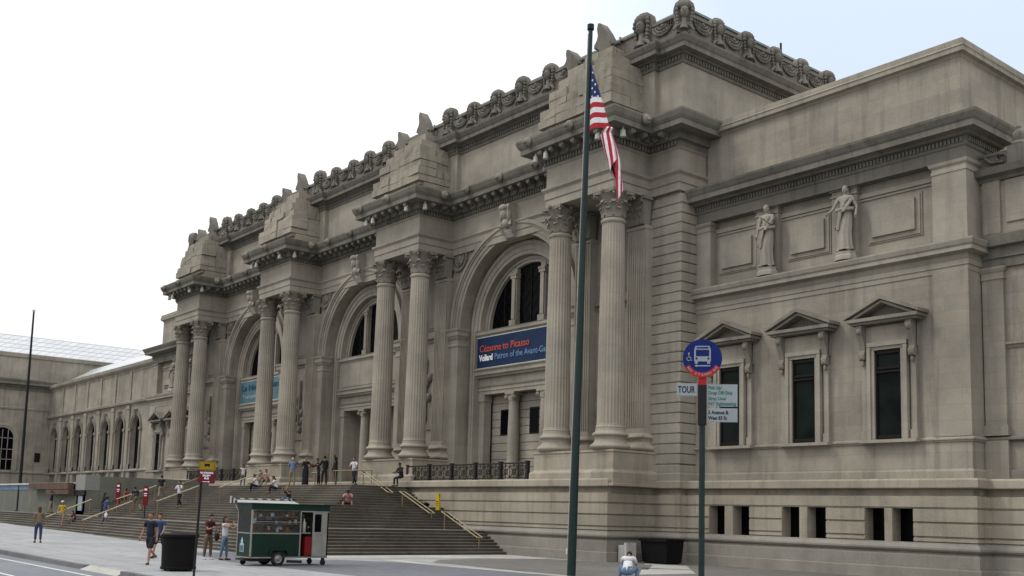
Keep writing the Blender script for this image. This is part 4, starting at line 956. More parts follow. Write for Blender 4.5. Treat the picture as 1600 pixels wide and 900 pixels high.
for y in (8.6, 17.1, 25.6, 34.1-0.0):
    if y > 34: y = 33.85
    g = MB(); g.box(gx+0.01, gx+0.05, y-1.35, y+1.35, 6.1, 10.2)
    vs = [(y+1.35*math.cos(math.pi*i/14), 10.2+1.35*math.sin(math.pi*i/14)) for i in range(15)]
    g.ext(vs, gx+0.011, gx+0.051, 'x')
    w_ = part(g, 'gallery_window', 'window_glass', gal)
    s_ = MB(); 
    for r0, r1, d in ((1.35, 1.62, 0.12), (1.62, 1.95, 0.2)):
        tmp = MB(); tmp.arc(0, 0, r0, r1, -d, 0.0, n=14)
        s_.grow(tmp, xf=Matrix.Translation((gx, y, 10.2)) @ Matrix.Rotation(math.pi/2, 4, 'Z'))
        for s in (-1, 1): s_.box(gx, gx+d, y+s*r0, y+s*r1, 6.0, 10.2)
    for k in (-0.68, 0, 0.68): s_.box(gx+0.05, gx+0.09, y+k-0.04, y+k+0.04, 6.1, 11.3)
    for z in (7.4, 8.7, 10.15): s_.box(gx+0.05, gx+0.09, y-1.35, y+1.35, z, z+0.08)
    part(s_, 'window_surround', 'ashlar_smooth', w_, smooth=20)
sw = MB(); sw.box(gx+0.01, gx+0.06, 37.95, 38.65, 7.25, 8.45); part(sw, 'vent_grille', 'bronze_frame', gal)

# ------------------------------------------------------------------ the steps
RZ = 3.55/24
stp = MB(); SX = -42.65
def sd_(k): return [0.30*k, 3.9+0.30*(k-8), 7.8+0.30*(k-16)][k//8]
for k in range(24):
    d = sd_(k); xl = (-106+d) if k < 8 else -81.5
    xr = SX-d; y0 = 21.0+d; z0 = k*RZ if k else -0.3; z1 = (k+1)*RZ
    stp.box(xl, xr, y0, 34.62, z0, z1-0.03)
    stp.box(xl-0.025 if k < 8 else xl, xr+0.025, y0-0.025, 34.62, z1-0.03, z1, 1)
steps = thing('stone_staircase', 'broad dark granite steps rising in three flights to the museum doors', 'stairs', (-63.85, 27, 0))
part(stp, 'steps', ['step_granite', 'step_tread_lit'], steps)
def sz(x, y):
    d = min(y-21.0, SX-x)
    if d < 0: return gz(x)
    z = 0
    for s in (0, 3.9, 7.8):
        if d >= s: z += max(0, min(8, int((d-s)/0.3)+1))*RZ
    return max(z, gz(x))

# brass handrails, each pair of tubes one thing
def handrail(a, b, sep, label, posts=(0.02, 0.98), single=False, g=None):
    a = Vector(a); b = Vector(b); mid = Vector((a.x, a.y, sz(a.x, a.y)))
    t = thing('handrail', label, 'handrail', mid, 0, g or 'brass handrails on the museum steps')
    d = (b-a); side = Vector((-d.y, d.x, 0)).normalized()*sep/2
    m = MB()
    for s in ((0,) if single else (-1, 1)):
        m.tube([a+side*s-mid, b+side*s-mid], 0.030, 8)
    if not single:
        for p in (a, b): m.tube([p-side-mid, p+side-mid], 0.036, 8)
    part(m, 'rail', 'brass', t, local=True, smooth=40)
    for q in posts:
        p = a+d*q; zz = sz(p.x, p.y); pm_ = MB(); pm_.tube([(p.x-mid.x, p.y-mid.y, zz-mid.z), (p.x-mid.x, p.y-mid.y, p.z-mid.z)], 0.032, 8)
        if not single: pm_.tube([(p.x-side.x-mid.x, p.y-side.y-mid.y, p.z-mid.z-0.03), (p.x+side.x-mid.x, p.y+side.y-mid.y, p.z-mid.z-0.03)], 0.02, 6)
        part(pm_, 'post', 'brass_dull', t, local=True, smooth=40)
handrail((-46.3, 33, 2.14), (-43.05, 33, 0.86), 0.34, 'lowest double brass handrail on the right side of the steps')
handrail((-50.5, 33, 3.22), (-47.4, 33, 2.03), 0.34, 'middle double brass handrail on the right side, near the yellow wet floor sign')
handrail((-54.9, 33, 4.42), (-51.7, 33, 3.16), 0.34, 'uppermost double brass handrail below the man seated on the pedestal')
handrail((-77.5, 21.2, 1.04), (-77.7, 24.2, 2.34), 0.16, 'handrail of the lowest flight farthest left, beside the man in yellow')
handrail((-69.4, 21.2, 0.99), (-69.6, 24.3, 2.28), 0.16, 'handrail of the lowest flight just left of the red post sign and the walking pair')
handrail((-74.3, 24.9, 2.42), (-74.6, 27.7, 3.44), 0.16, 'handrail of the middle flight behind the bending man in black')
handrail((-66.4, 24.8, 2.32), (-66.7, 27.6, 3.40), 0.16, 'handrail of the middle flight beside the man in the white shirt')
handrail((-72.6, 28.9, 3.66), (-74.2, 31.3, 4.36), 0.16, 'handrail of the top flight left of the yellow and red parking sign')
handrail((-65.6, 28.6, 3.34), (-65.5, 31.5, 4.48), 0.16, 'handrail of the top flight running up to the seated visitors')
handrail((-61.6, 33.4, 4.45), (-60.2, 33.4, 4.45), 0.5, 'short level brass rail behind the man in the blue shirt')
handrail((-57.6, 32.6, 4.5), (-56.4, 34.6, 4.62), 0.3, 'short brass rail leading to the middle doorway')

# iron railings
def railing(x0, x1, y, z, n, label):
    t = thing('iron_railing', label, 'railing', ((x0+x1)/2, y, z), 0, 'black iron railings on the terraces'); O = Vector(t.location)
    fr = MB(); fr.box(x0-O.x, x1-O.x, -0.05, 0.05, 0.82, 0.90); fr.box(x0-O.x, x1-O.x, -0.035, 0.035, 0.06, 0.12); fr.box(x0-O.x, x1-O.x, -0.03, 0.03, 0.70, 0.74)
    part(fr, 'rail', 'iron_black', t, local=True)
    w = (x1-x0)/n
    for i in range(n+1):
        p = MB(); x = x0+i*w-O.x; p.box(x-0.09, x+0.09, -0.09, 0.09, 0, 0.93); p.box(x-0.12, x+0.12, -0.12, 0.12, 0, 0.08); p.box(x-0.11, x+0.11, -0.11, 0.11, 0.90, 0.97)
        part(p, 'post', 'iron_black', t, local=True)
    for i in range(n):
        p = MB(); k = 3; a0 = x0+i*w+0.09-O.x; ww = (w-0.18)/k
        for j in range(k):
            a, b = a0+j*ww, a0+(j+1)*ww; c = (a+b)/2
            p.tube([(a, 0, 0.1), (b, 0, 0.72)], 0.022, 5); p.tube([(a, 0, 0.72), (b, 0, 0.1)], 0.022, 5); p.tube([(c, 0, 0.1), (c, 0, 0.72)], 0.016, 5); p.box(a-0.015, a+0.015, -0.015, 0.015, 0.1, 0.83)
            tmp = MB(); tmp.arc(c, 0.41, 0.13, 0.165, -0.015, 0.015, 0, 2*math.pi, 12); p.grow(tmp)
            tmp = MB(); tmp.arc(c, 0.78, 0.03, 0.055, -0.01, 0.01, 0, 2*math.pi, 8); p.grow(tmp)
        part(p, 'lattice_panel', 'iron_black', t, local=True)
railing(-52.9, -41.7, 34.95, 3.92, 5, 'black iron railing with crossed lattice between the two right column pairs')
railing(-86.8, -75.4, 34.95, 4.12, 5, 'black iron railing half hidden behind the parking sign, between the two left column pairs')
lb = MB(); lb.box(-87.5, -74.9, 34.75, 36.5, 3.5, 4.12); part(lb, 'terrace_kerb', 'podium_stone', mus)
# ------------------------------------------------------------------ banners
def banner(name, label, c, mat, z0, z1):
    t = thing(name, label, 'banner', (c, 38.62, (z0+z1)/2), 0); O = Vector(t.location)
    m = MB(); n = 26
    for j in range(1): pass
    vs = []
    for i in range(n+1):
        for j in range(5):
            x = -4.42+8.84*i/n; z = (z0-z1)/2+(z1-z0)*j/4
            vs.append((x, 0.012*math.sin(i*1.3+j)+0.008*math.cos(i*.7-j*2), z))
    fs = [(i*5+j, (i+1)*5+j, (i+1)*5+j+1, i*5+j+1) for i in range(n) for j in range(4)]
    m._q(vs, fs); k = len(vs); m._q([(x, y+0.03, z) for x, y, z in vs], fs)
    part(m, 'cloth', mat, t, local=True)
    f = MB()
    for a, b, c_, d in ((-4.46, 4.46, (z1-z0)/2, (z1-z0)/2+0.05), (-4.46, 4.46, (z0-z1)/2-0.05, (z0-z1)/2)): f.box(a, b, -0.01, 0.05, c_, d)
    part(f, 'batten', 'pole_edge', t, local=True)
    return t
b1 = banner('exhibition_banner', 'dark blue exhibition banner with orange and white lettering in the right arch', AC[0], 'banner_blue', 10.98, 12.86)
tx = MB()
X, Z, Nn = (1, 0, 0), (0, 0, 1), (0, -1, 0)
text_mesh(tx, 'Cézanne to Picasso', 0.60, (-4.15, -0.03, 0.05), X, Z, Nn, 0, bold=0.006, width=4.75)
text_mesh(tx, 'Vollard', 0.52, (-4.15, -0.03, -0.50), X, Z, Nn, 1, bold=0.022, width=1.35)
text_mesh(tx, 'Patron of the Avant-Garde', 0.52, (-2.65, -0.03, -0.50), X, Z, Nn, 2, bold=0.004, width=5.4)
part(tx, 'lettering', ['text_orange', 'text_white', 'text_blue'], b1, local=True)
b2 = banner('exhibition_banner', 'pale teal exhibition banner with dark script lettering behind the left columns', AC[2], 'banner_teal', 10.98, 12.86)
tx = MB()
text_mesh(tx, 'La Nouv-Dunand', 0.72, (-4.1, -0.03, 0.15), X, Z, Nn, 0, bold=0.014, width=7.4)
text_mesh(tx, 'Transparencies', 0.50, (-3.9, -0.03, -0.55), X, Z, Nn, 1, width=4.6)
part(tx, 'lettering', ['text_dark', 'text_pale'], b2, local=True)

# ------------------------------------------------------------------ flagpoles and flag
def flagpole(x, y, z, h, lean, label, mat, tip):
    t = thing('flagpole', label, 'flagpole', (x, y, z)); m = MB()
    ps = [(lean*k/10, 0, h*k/10) for k in range(11)]
    m.tube(ps, [0.155-0.075*k/10 for k in range(11)], 16)
    part(m, 'pole', mat, t, local=True, smooth=40)
    b = MB(); b.lathe([(0.30, 0), (0.30, 0.06), (0.22, 0.10), (0.17, 0.2)], 20); part(b, 'pole_base', mat, t, local=True, smooth=40)
    c = MB(); c.lathe([(0.05, 0), (0.13, 0.03), (0.13, 0.22), (0.05, 0.26)], 12, (lean, 0, h)); part(c, 'pole_cap', tip, t, local=True, smooth=40)
    r = MB(); r.tube([(-0.20, -0.02, 1.2), (lean-0.12, -0.02, h-0.1)], 0.012, 5); r.box(-0.24, -0.16, -0.05, 0.02, 1.1, 1.3); part(r, 'halyard', 'pole_edge', t, local=True)
    return t
fp = flagpole(-27.37, 25.05, -0.35, 20.25, 0.49, 'tall dark green flagpole carrying the flag in front of the right arch', 'pole_green', 'pole_black')
fp2 = flagpole(-100.6, 25.05, 1.18, 18.1, -0.1, 'bare dark flagpole at the far left with a pale tip', 'pole_black', 'pole_edge')
fl_ = thing('flag', 'limp striped flag with a starry blue corner hanging from the green flagpole', 'flag', (-26.83, 25.05, 0))
fb = [MB(), MB(), MB()]
ZT_, ZB_ = 18.68, 16.02                # hoist top and bottom
NS, NT = 96, 65
def lerp_(tab, q):
    for (a0_, b0_), (a1_, b1_) in zip(tab, tab[1:]):
        if q <= a1_: return b0_+(b1_-b0_)*(q-a0_)/(a1_-a0_)
    return tab[-1][1]
CX_ = [(0, 0.0), (2.8, 1.02), (3.0, 0.86), (4.1, 1.28), (5.0, 1.50), (5.9, 1.72)]      # drop below the hoist top -> offset from the pole
CW_ = [(0, 0.03), (2.5, 0.07), (3.0, 0.24), (3.6, 0.27), (4.3, 0.24), (5.1, 0.14), (5.9, 0.03)]
def flagp(s, t):
    """s along the fly 0..1, t down the hoist 0..1 -> local point"""
    Lf = 4.15; hoist = ZT_+(ZB_-ZT_)*t; reach = 0.04+1.02*t
    a = s*Lf
    edge = Vector((reach, -0.03, hoist-0.07*t-0.05))
    if a < reach:
        q = a/reach; return Vector((edge.x*q, -0.07*math.sin(q*3.14*(1+t))*t-0.03*q, hoist-(0.07*t+0.05)*q*q+0.03*math.sin(q*5)*t))
    dd = a-reach; z = edge.z-dd*0.955; dz = ZT_-z
    w = lerp_(CW_, dz); ph = 1.57-(1-t)*8.6+0.55*dd
    hid = max(0.0, min(1.0, (2.85-dz)/0.25)); x = lerp_(CX_, dz)+w*math.sin(ph)*(1-0.7*hid)-0.26*hid; y = 0.16*math.cos(ph)*min(1, dd/0.3)*(1-0.6*hid)+0.24*hid
    k = min(1, dd/0.12)
    return Vector((edge.x*(1-k)+x*k, edge.y*(1-k)+y*k, z))
grid = [[flagp(i/NS, j/NT) for j in range(NT+1)] for i in range(NS+1)]
for i in range(NS):
    for j in range(NT):
        st_ = int(j/NT*13); canton = (i/NS < 0.40 and st_ < 7)
        k = 2 if canton else (1 if st_ % 2 == 0 else 0)
        fb[k]._q([grid[i][j], grid[i+1][j], grid[i+1][j+1], grid[i][j+1]], [(0, 1, 2, 3)])
allf = MB()
for k in range(3): allf.grow(fb[k], mi=k)
# stars of the canton, laid on the cloth
for r in range(9):
    for q in range(6 if r % 2 == 0 else 5):
        s = (0.035+0.066*q+(0.033 if r % 2 else 0)); t = (0.5+r*0.78)/13+0.01
        if s*4.15 > 0.04+1.02*t-0.04: continue
        p = flagp(s, t); px = (flagp(s+0.006, t)-p).normalized(); pz = (flagp(s, t-0.012)-p).normalized(); nn = px.cross(pz)
        if nn.y > 0: nn = -nn
        pts = []
        for a in range(10):
            rr = 0.062 if a % 2 == 0 else 0.026; an = math.pi/2+a*math.pi/5
            pts.append(p+px*rr*math.cos(an)+pz*rr*math.sin(an)+nn*0.012)
        allf._q(pts, [tuple(range(10))])
part(allf, 'flag_cloth', ['white_cloth', 'flag_red', 'flag_blue'], fl_, local=True, smooth=60)

# ------------------------------------------------------------------ bus stop sign
bs = thing('bus_stop_sign', 'tall green pole with round blue bus sign, red band and tour plates at the kerb', 'bus stop sign', (-10.45, 12.2, 0), math.atan2(10.45, 12.2))
pl = MB(); pl.lathe([(0.046, 0), (0.044, 4.0), (0.044, 4.05)], 12); pl.lathe([(0.07, 0), (0.07, 0.1), (0.05, 0.14)], 12); part(pl, 'pole', 'pole_green', bs, local=True, smooth=40)
slv = MB(); slv.box(-0.065, 0.065, -0.06, 0.06, 3.52, 4.13); part(slv, 'bracket', 'pole_black', bs, local=True)
nk = MB(); nk.box(-0.06, 0.06, -0.035, 0.035, 4.10, 4.27); part(nk, 'sign_neck', 'sign_red', bs, local=True)
zc = 4.54; R_ = 0.295
dk = MB(); dk.arc(0, zc, 0.001, R_, -0.05, 0.0, 0, 2*math.pi, 40)
part(dk, 'bus_roundel', 'sign_blue', bs, local=True)
n_, f_ = 24, []
rd = MB(); a0, a1 = math.radians(180+28), math.radians(360-28)
rd.arc(0, zc, R_*0.74, R_*1.02, -0.056, -0.05, a0, a1, 24)
part(rd, 'red_band', 'sign_red', bs, local=True)
ic = MB(); y = -0.058
def bx(x0, x1, z0, z1, dy=0.0, mi=0): ic.box(x0, x1, y-dy, y+0.006, zc+z0, zc+z1, mi)
ic.ext([(-0.125, zc-0.05), (-0.125, zc+0.13), (-0.105, zc+0.19), (0.105, zc+0.19), (0.125, zc+0.13), (0.125, zc-0.05)], y-0.002, y+0.006)
ic.box(-0.10, 0.10, y-0.004, y+0.004, zc+0.03, zc+0.13, 1); ic.box(-0.09, 0.09, y-0.004, y+0.004, zc+0.148, zc+0.172, 1)
bx(-0.115, -0.07, -0.085, -0.05); bx(0.07, 0.115, -0.085, -0.05); 
for s in (-1, 1): ic.arc(s*0.09, zc-0.005, 0.001, 0.018, y-0.004, y, 0, 2*math.pi, 10, mi=1)
bx(-0.08, 0.12, -0.125, -0.108); ic.ext([(-0.12, zc-0.1165), (-0.08, zc-0.138), (-0.08, zc-0.095)], y-0.002, y+0.006)
# wheelchair mark: head, back, ring wheel, leg
ic.arc(-0.205, zc+0.075, 0.001, 0.014, y, y+0.006, 0, 2*math.pi, 10); ic.box(-0.211, -0.199, y, y+0.006, zc+0.01, zc+0.06); ic.box(-0.205, -0.175, y, y+0.006, zc+0.01, zc+0.02); ic.box(-0.180, -0.170, y, y+0.006, zc-0.03, zc+0.02); ic.box(-0.175, -0.155, y, y+0.006, zc-0.035, zc-0.027)
ic.arc(-0.205, zc-0.005, 0.026, 0.036, y, y+0.006, math.pi*0.75, math.pi*1.95, 14)
for i, ch in enumerate('NO STANDING'):
    if ch == ' ': continue
    a = math.radians(216+108*i/10); r = R_*0.865
    ux = Vector((-math.sin(a), 0, math.cos(a))); uz = Vector((-math.cos(a), 0, -math.sin(a)))
    p = Vector((r*math.cos(a), y, zc+r*math.sin(a)))-ux*0.017-uz*0.018
    text_mesh(ic, ch, 0.052, p, ux, uz, (0, -1, 0), 2, bold=0.0015, depth=0.004)
part(ic, 'pictogram', ['sign_white', 'sign_blue', 'sign_white'], bs, local=True)
def plate(name, x0, x1, z0, z1, lines, mi, zs, size, w=None, mat='sign_white'):
    p = MB(); p.box(x0, x1, -0.045, -0.03, z0, z1); p.box(x0+0.008, x1-0.008, -0.047, -0.045, z0+0.008, z1-0.008)
    o = part(p, name, mat, bs, local=True); q = MB()
    for ln, z, ww in zip(lines, zs, w): text_mesh(q, ln, size, (x0+0.02, -0.049, z), X, Z, (0, -1, 0), 0, bold=0.002, width=ww, depth=0.002)
    part(q, 'lettering', mi, o, local=True)
plate('tour_plate', -0.385, -0.075, 3.96, 4.155, ['TOUR'], 'sign_black', [4.01], 0.145, [0.255])
plate('stop_plate', 0.07, 0.525, 3.80, 4.14, ['Pick Up/', 'Drop Off Only', 'Gray Line/', 'NY Sightseeing'], 'sign_green', [4.065, 3.985, 3.90, 3.82], 0.072, [0.20, 0.36, 0.27, 0.41])
plate('street_plate', 0.07, 0.525, 3.565, 3.775, ['5 Avenue &', 'West 83 St'], 'sign_black', [3.685, 3.60], 0.078, [0.30, 0.28])

# parking sign
pk = thing('parking_sign', 'thin black pole with a yellow plate over a red no standing plate at the kerb', 'street sign', (-28.95, 12.2, 0), math.atan2(28.9, 12.2)*0.86)
p = MB(); p.tube([(-0.19, 0.03, 0), (-0.14, 0.03, 2.80), (-0.135, 0.03, 3.12)], 0.035, 8); part(p, 'pole', 'pole_black', pk, local=True, smooth=40)
for nm, z0, z1, mat in (('bus_plate', 3.12, 3.38, 'sign_yellow'), ('standing_plate', 2.74, 3.11, 'sign_maroon')):
    p = MB(); p.ext([(-0.225, z0+0.02), (-0.205, z0), (0.225, z0), (0.245, z0+0.02), (0.245, z1-0.02), (0.225, z1), (-0.205, z1), (-0.225, z1-0.02)], -0.03, -0.01)
    o = part(p, nm, mat, pk, local=True); q = MB(); c_ = 0.01
    if nm == 'bus_plate':
        q.box(c_-0.075, c_+0.075, -0.036, -0.03, z0+0.125, z0+0.19); q.box(c_-0.06, c_-0.03, -0.036, -0.03, z0+0.105, z0+0.13); q.box(c_+0.03, c_+0.06, -0.036, -0.03, z0+0.105, z0+0.13)
        for a in ((c_-0.21, c_-0.202, z0+0.02, z1-0.02), (c_+0.202, c_+0.21, z0+0.02, z1-0.02), (c_-0.21, c_+0.21, z0+0.015, z0+0.023), (c_-0.21, c_+0.21, z1-0.023, z1-0.015)): q.box(a[0], a[1], -0.033, -0.03, a[2], a[3])
        part(q, 'bus_mark', 'sign_black', o, local=True)
    else:
        for ln, z, w in (('NO STANDING', z1-0.085, 0.36), ('EXCEPT', z1-0.165, 0.22), ('BUS', z1-0.245, 0.13)): text_mesh(q, ln, 0.072, (c_-w/2, -0.032, z), X, Z, (0, -1, 0), 0, bold=0.003, width=w, depth=0.002)
        q.box(c_-0.10, c_+0.06, -0.034, -0.03, z0+0.045, z0+0.06); q.ext([(c_+0.06, z0+0.03), (c_+0.10, z0+0.0525), (c_+0.06, z0+0.075)], -0.034, -0.03)
        part(q, 'lettering', 'text_white', o, local=True)

# ------------------------------------------------------------------ food cart
ct = thing('food_cart', 'dark green and steel street food cart with striped awning parked before the steps', 'food cart', (-35.75, 18.15, 0)); 
CX0, CX1, Y0, Y1 = -0.62, 0.55, -1.52, 1.60        # local
def cp(name, fn, mat, parent=None, smooth=0):
    m = MB(); fn(m); return part(m, name, mat, parent or ct, local=True, smooth=smooth)
cp('lower_panel', lambda m: (m.box(CX0+0.02, CX1-0.02, Y0+0.02, 0.46, 0.32, 1.16), m.box(CX0+0.02, CX1-0.05, 0.46, Y1-0.02, 0.32, 0.36)), 'cart_green')
cp('roof_band', lambda m: (m.box(CX0-0.02, CX1+0.02, Y0-0.02, Y1+0.03, 2.02, 2.22), m.box(CX0-0.06, CX1+0.05, Y0-0.06, Y1+0.06, 2.22, 2.26)), 'cart_green')
def frame(m):
    for x in (CX0, CX1-0.05):
        for y_ in (Y0, 0.42, Y1-0.05): m.box(x, x+0.05, y_, y_+0.05, 0.30, 2.04)
    m.box(CX1-0.06, CX1+0.005, Y0, 0.46, 1.15, 1.19); m.box(CX0, CX1, Y0-0.005, Y0+0.05, 1.15, 1.19); m.box(CX1-0.04, CX1+0.01, 0.42, Y1, 1.97, 2.01)
    m.box(CX0, CX1, Y0, Y1, 0.28, 0.325); m.box(CX1-0.04, CX1, Y0+0.05, 0.42, 1.58, 1.60)
cp('steel_frame', frame, 'steel')
def sheet_p(m):
    m.box(CX1-0.03, CX1, 0.95, Y1, 0.34, 1.98); m.box(CX0, CX0+0.03, 0.5, Y1, 0.34, 2.0); m.box(CX0, CX1, Y1-0.03, Y1, 0.34, 2.0)
    m.box(CX1, CX1+0.015, 0.97, 1.35, 1.16, 1.19); m.box(CX1, CX1+0.012, 1.35, 1.38, 0.36, 1.96)
cp('steel_panel', sheet_p, 'steel')
cp('panel_window', lambda m: m.box(CX1+0.001, CX1+0.006, 1.02, 1.30, 1.24, 1.90), 'window_glass')
cp('display_glass', lambda m: (m.box(CX1-0.025, CX1-0.02, Y0+0.05, 0.42, 1.19, 2.02), m.box(CX0+0.05, CX1-0.05, Y0+0.02, Y0+0.025, 1.19, 2.02)), 'cart_glass')
cp('interior', lambda m: (m.box(CX0+0.05, CX0+0.12, Y0+0.06, 0.5, 1.16, 2.0), m.box(CX0+0.1, CX0+0.14, 0.5, 0.95, 0.36, 2.0)), 'cart_dark')
cp('menu_board', lambda m: [m.box(CX0+0.125, CX0+0.14, Y0+0.12+i*0.31, Y0+0.12+i*0.31+0.27, 1.30+0.33*k, 1.58+0.33*k, (i*2+k*3) % 4) for i in range(5) for k in range(2)], ['hoard_grey', 'text_white', 'sign_red', 'text_pale'])
cp('counter', lambda m: (m.box(CX0+0.1, CX1-0.06, Y0+0.06, 0.40, 1.17, 1.22), m.box(CX1-0.32, CX1-0.05, Y0+0.1, 0.36, 1.50, 1.53), m.box(CX1-0.30, CX1-0.05, Y0+0.1, 0.36, 1.76, 1.78)), 'steel')
gd = MB(); cols = ['cooler_red', 'sign_yellow', 'text_white', 'hoard_brown', 'sign_blue']
for z0 in (1.22, 1.53, 1.78):
    yy = Y0+0.14
    while yy < 0.30:
        w = random.uniform(0.05, 0.13); h = random.uniform(0.08, 0.2)
        gd.box(CX1-0.28+random.uniform(0, 0.1), CX1-0.07, yy, yy+w, z0+0.002, z0+h, random.randrange(5)); yy += w+0.015
part(gd, 'stock', cols, ct, local=True)
cp('bag', lambda m: (m.ell((CX1-0.2, -0.75, 1.33), (0.12, 0.16, 0.12), 10, 6), m.ell((CX1-0.2, -0.3, 1.33), (0.12, 0.16, 0.12), 10, 6)), 'white_cloth', smooth=60)
cp('cooler', lambda m: (m.box(CX1-0.35, CX1-0.02, 0.66, 0.93, 0.37, 1.02), m.box(CX1-0.36, CX1-0.01, 0.65, 0.94, 1.02, 1.06)), 'cooler_red')
cp('bottle_shelf', lambda m: (m.lathe([(0.07, 0), (0.08, 0.1), (0.08, 0.35), (0.03, 0.45), (0.03, 0.52)], 12, (CX1-0.15, 0.66, 1.22)), m.box(CX1-0.3, CX1-0.05, 0.5, 0.9, 1.18, 1.215)), 'steel', smooth=40)
# the little house picture on the end panel
def hs(m):
    e = Y0+0.012
    m.ext([(-0.35, 0.48), (-0.02, 0.48), (-0.02, 0.78), (-0.10, 0.80), (-0.10, 0.90), (-0.185, 1.02), (-0.27, 0.90), (-0.27, 0.80), (-0.35, 0.78)], e-0.002, e+0.004)
cp('painted_house', hs, 'text_pale')
def hs2(m):
    for x in (-0.31, -0.215, -0.12): m.box(x, x+0.05, Y0+0.004, Y0+0.009, 0.5, 0.72)
cp('painted_windows', hs2, 'cart_green')
aw = MB()
ax0 = CX0-0.02
aw.ext([(ax0, 2.24), (ax0-0.62, 2.36), (ax0-0.62, 2.385), (ax0, 2.27)], Y0-0.05, 0.98, 'y')
for i in range(14):
    a = Y0-0.05+i*0.1815
    aw.ext([(a, 2.385), (a+0.18, 2.385), (a+0.18, 2.30), (a+0.14, 2.265), (a+0.09, 2.25), (a+0.04, 2.265), (a, 2.30)], ax0-0.645, ax0-0.63, 'x', mi=i % 2)
    aw.ext([(ax0-0.63, 2.39), (ax0-0.63, 2.43), (ax0-0.55, 2.41), (ax0-0.55, 2.388)], a, a+0.18, 'y', mi=i % 2)
for i in range(4): aw.box(ax0-0.62+i*0.155, ax0-0.47+i*0.155, Y0-0.065, Y0-0.05, 2.24+0.0*i, 2.50-0.05*i, i % 2)
part(aw, 'awning', ['awning_cloth', 'cart_dark'], ct, local=True)
cp('awning_arm', lambda m: (m.tube([(ax0, Y0, 2.0), (ax0-0.6, Y0, 2.48)], 0.015, 6), m.tube([(ax0, 0.9, 2.0), (ax0-0.6, 0.9, 2.48)], 0.015, 6)), 'steel')
def wheel(x, y_, r, w):
    m = MB(); n = 28; pr = [(r*0.62, -w/2), (r*0.9, -w/2), (r, -w*0.3), (r, w*0.3), (r*0.9, w/2), (r*0.62, w/2)]
    m.lathe(pr, n, capb=False, capt=False); rot = Matrix.Translation((x, y_, r)) @ Matrix.Rotation(math.pi/2, 4, 'Y')
    t2 = MB(); t2.grow(m, xf=rot); tyre = part(t2, 'wheel', 'rubber', ct, local=True, smooth=40)
    h = MB(); h.lathe([(r*0.63, -w*0.35), (r*0.60, w*0.2), (r*0.45, w*0.12), (r*0.22, w*0.38), (r*0.05, w*0.42)], n)
    for k in range(8): a = k*math.pi/4; h.ell((r*0.42*math.cos(a), r*0.42*math.sin(a), w*0.2), (r*0.06,)*3, 6, 4)
    t3 = MB(); t3.grow(h, xf=rot); part(t3, 'rim', 'steel', tyre, local=True, smooth=40)
wheel(CX1-0.02, -0.42, 0.27, 0.16); wheel(CX0+0.08, -0.42, 0.27, 0.16)
cp('mudguard', lambda m: (m.ext([(-0.80, 0.42), (-0.74, 0.60), (-0.12, 0.60), (-0.04, 0.42), (-0.08, 0.42), (-0.15, 0.565), (-0.71, 0.565), (-0.76, 0.42)], CX1-0.02, CX1+0.12, 'x'), m.ext([(-0.80, 0.42), (-0.74, 0.60), (-0.12, 0.60), (-0.04, 0.42)], CX1-0.03, CX1-0.01, 'x')), 'cart_green')
for x, y_ in ((CX1-0.1, 1.48), (CX0+0.15, 1.42), (CX0+0.15, -1.3)):
    m = MB(); c2 = MB(); c2.lathe([(0.09, -0.03), (0.11, -0.015), (0.11, 0.015), (0.09, 0.03)], 16); m.grow(c2, xf=Matrix.Translation((x, y_, 0.11)) @ Matrix.Rotation(math.pi/2, 4, 'Y')); m.box(x-0.05, x+0.05, y_-0.05, y_+0.05, 0.13, 0.3)
    part(m, 'caster', 'rubber', ct, local=True, smooth=40)
cp('tow_gear', lambda m: (m.box(CX0+0.2, CX1-0.15, Y0+0.1, -0.7, 0.16, 0.29), m.tube([(CX1-0.1, 0.0, 0.16), (CX1-0.1, 0.6, 0.14)], 0.05, 8), m.box(CX0+0.3, CX1-0.2, Y0-0.15, Y0+0.1, 0.2, 0.26)), 'cart_dark')

# ------------------------------------------------------------------ bins and small things
tb = thing('trash_bin', 'big black ribbed litter bin standing at the kerb', 'bin', (-33.25, 13.25, 0))
m = MB(); m.lathe([(0.50, 0.09), (0.53, 0.13), (0.555, 1.05), (0.56, 1.08)], 48, mod=lambda i, z: 1.0 if i % 2 else 0.985); part(m, 'bin_body', 'bin_black', tb, local=True, smooth=30)
m = MB(); m.lathe([(0.57, 1.06), (0.60, 1.09), (0.60, 1.16), (0.54, 1.19), (0.30, 1.21), (0.28, 1.12)], 40); part(m, 'rim', 'bin_black', tb, local=True, smooth=40)
m = MB(); m.lathe([(0.54, 0.05), (0.56, 0.07), (0.56, 0.13), (0.52, 0.15)], 40); part(m, 'base_ring', 'bin_black', tb, local=True, smooth=40)
for a in (0.6, 2.2, 3.8, 5.4):
    m = MB(); m.lathe([(0.05, 0), (0.04, 0.07)], 8, (0.46*math.cos(a), 0.46*math.sin(a), 0)); part(m, 'foot', 'bin_black', tb, local=True)
dmp = thing('storage_bin', 'long low black bin standing against the rusticated pier', 'bin', (-33.65, 36.5, 0))
m = MB(); m.taper((-0.76, 0.76, -0.50, 0.5, 0.06), (-0.82, 0.82, -0.60, 0.6, 1.08)); part(m, 'bin_body', 'bin_black', dmp, local=True)
m = MB(); m.box(-0.86, 0.86, -0.65, 0.64, 1.08, 1.15); m.box(-0.86, 0.86, -0.67, -0.61, 1.02, 1.09); part(m, 'lid', 'bin_black', dmp, local=True)
m = MB()
for x in (-0.6, 0.6): m.box(x-0.08, x+0.08, -0.45, 0.45, 0, 0.07)
part(m, 'runner', 'bin_black', dmp, local=True)
cb_ = thing('stone_block', 'pale upright stone block with a lighter edge beside the crouching man', 'stone block', (-34.75, 35.35, 0))
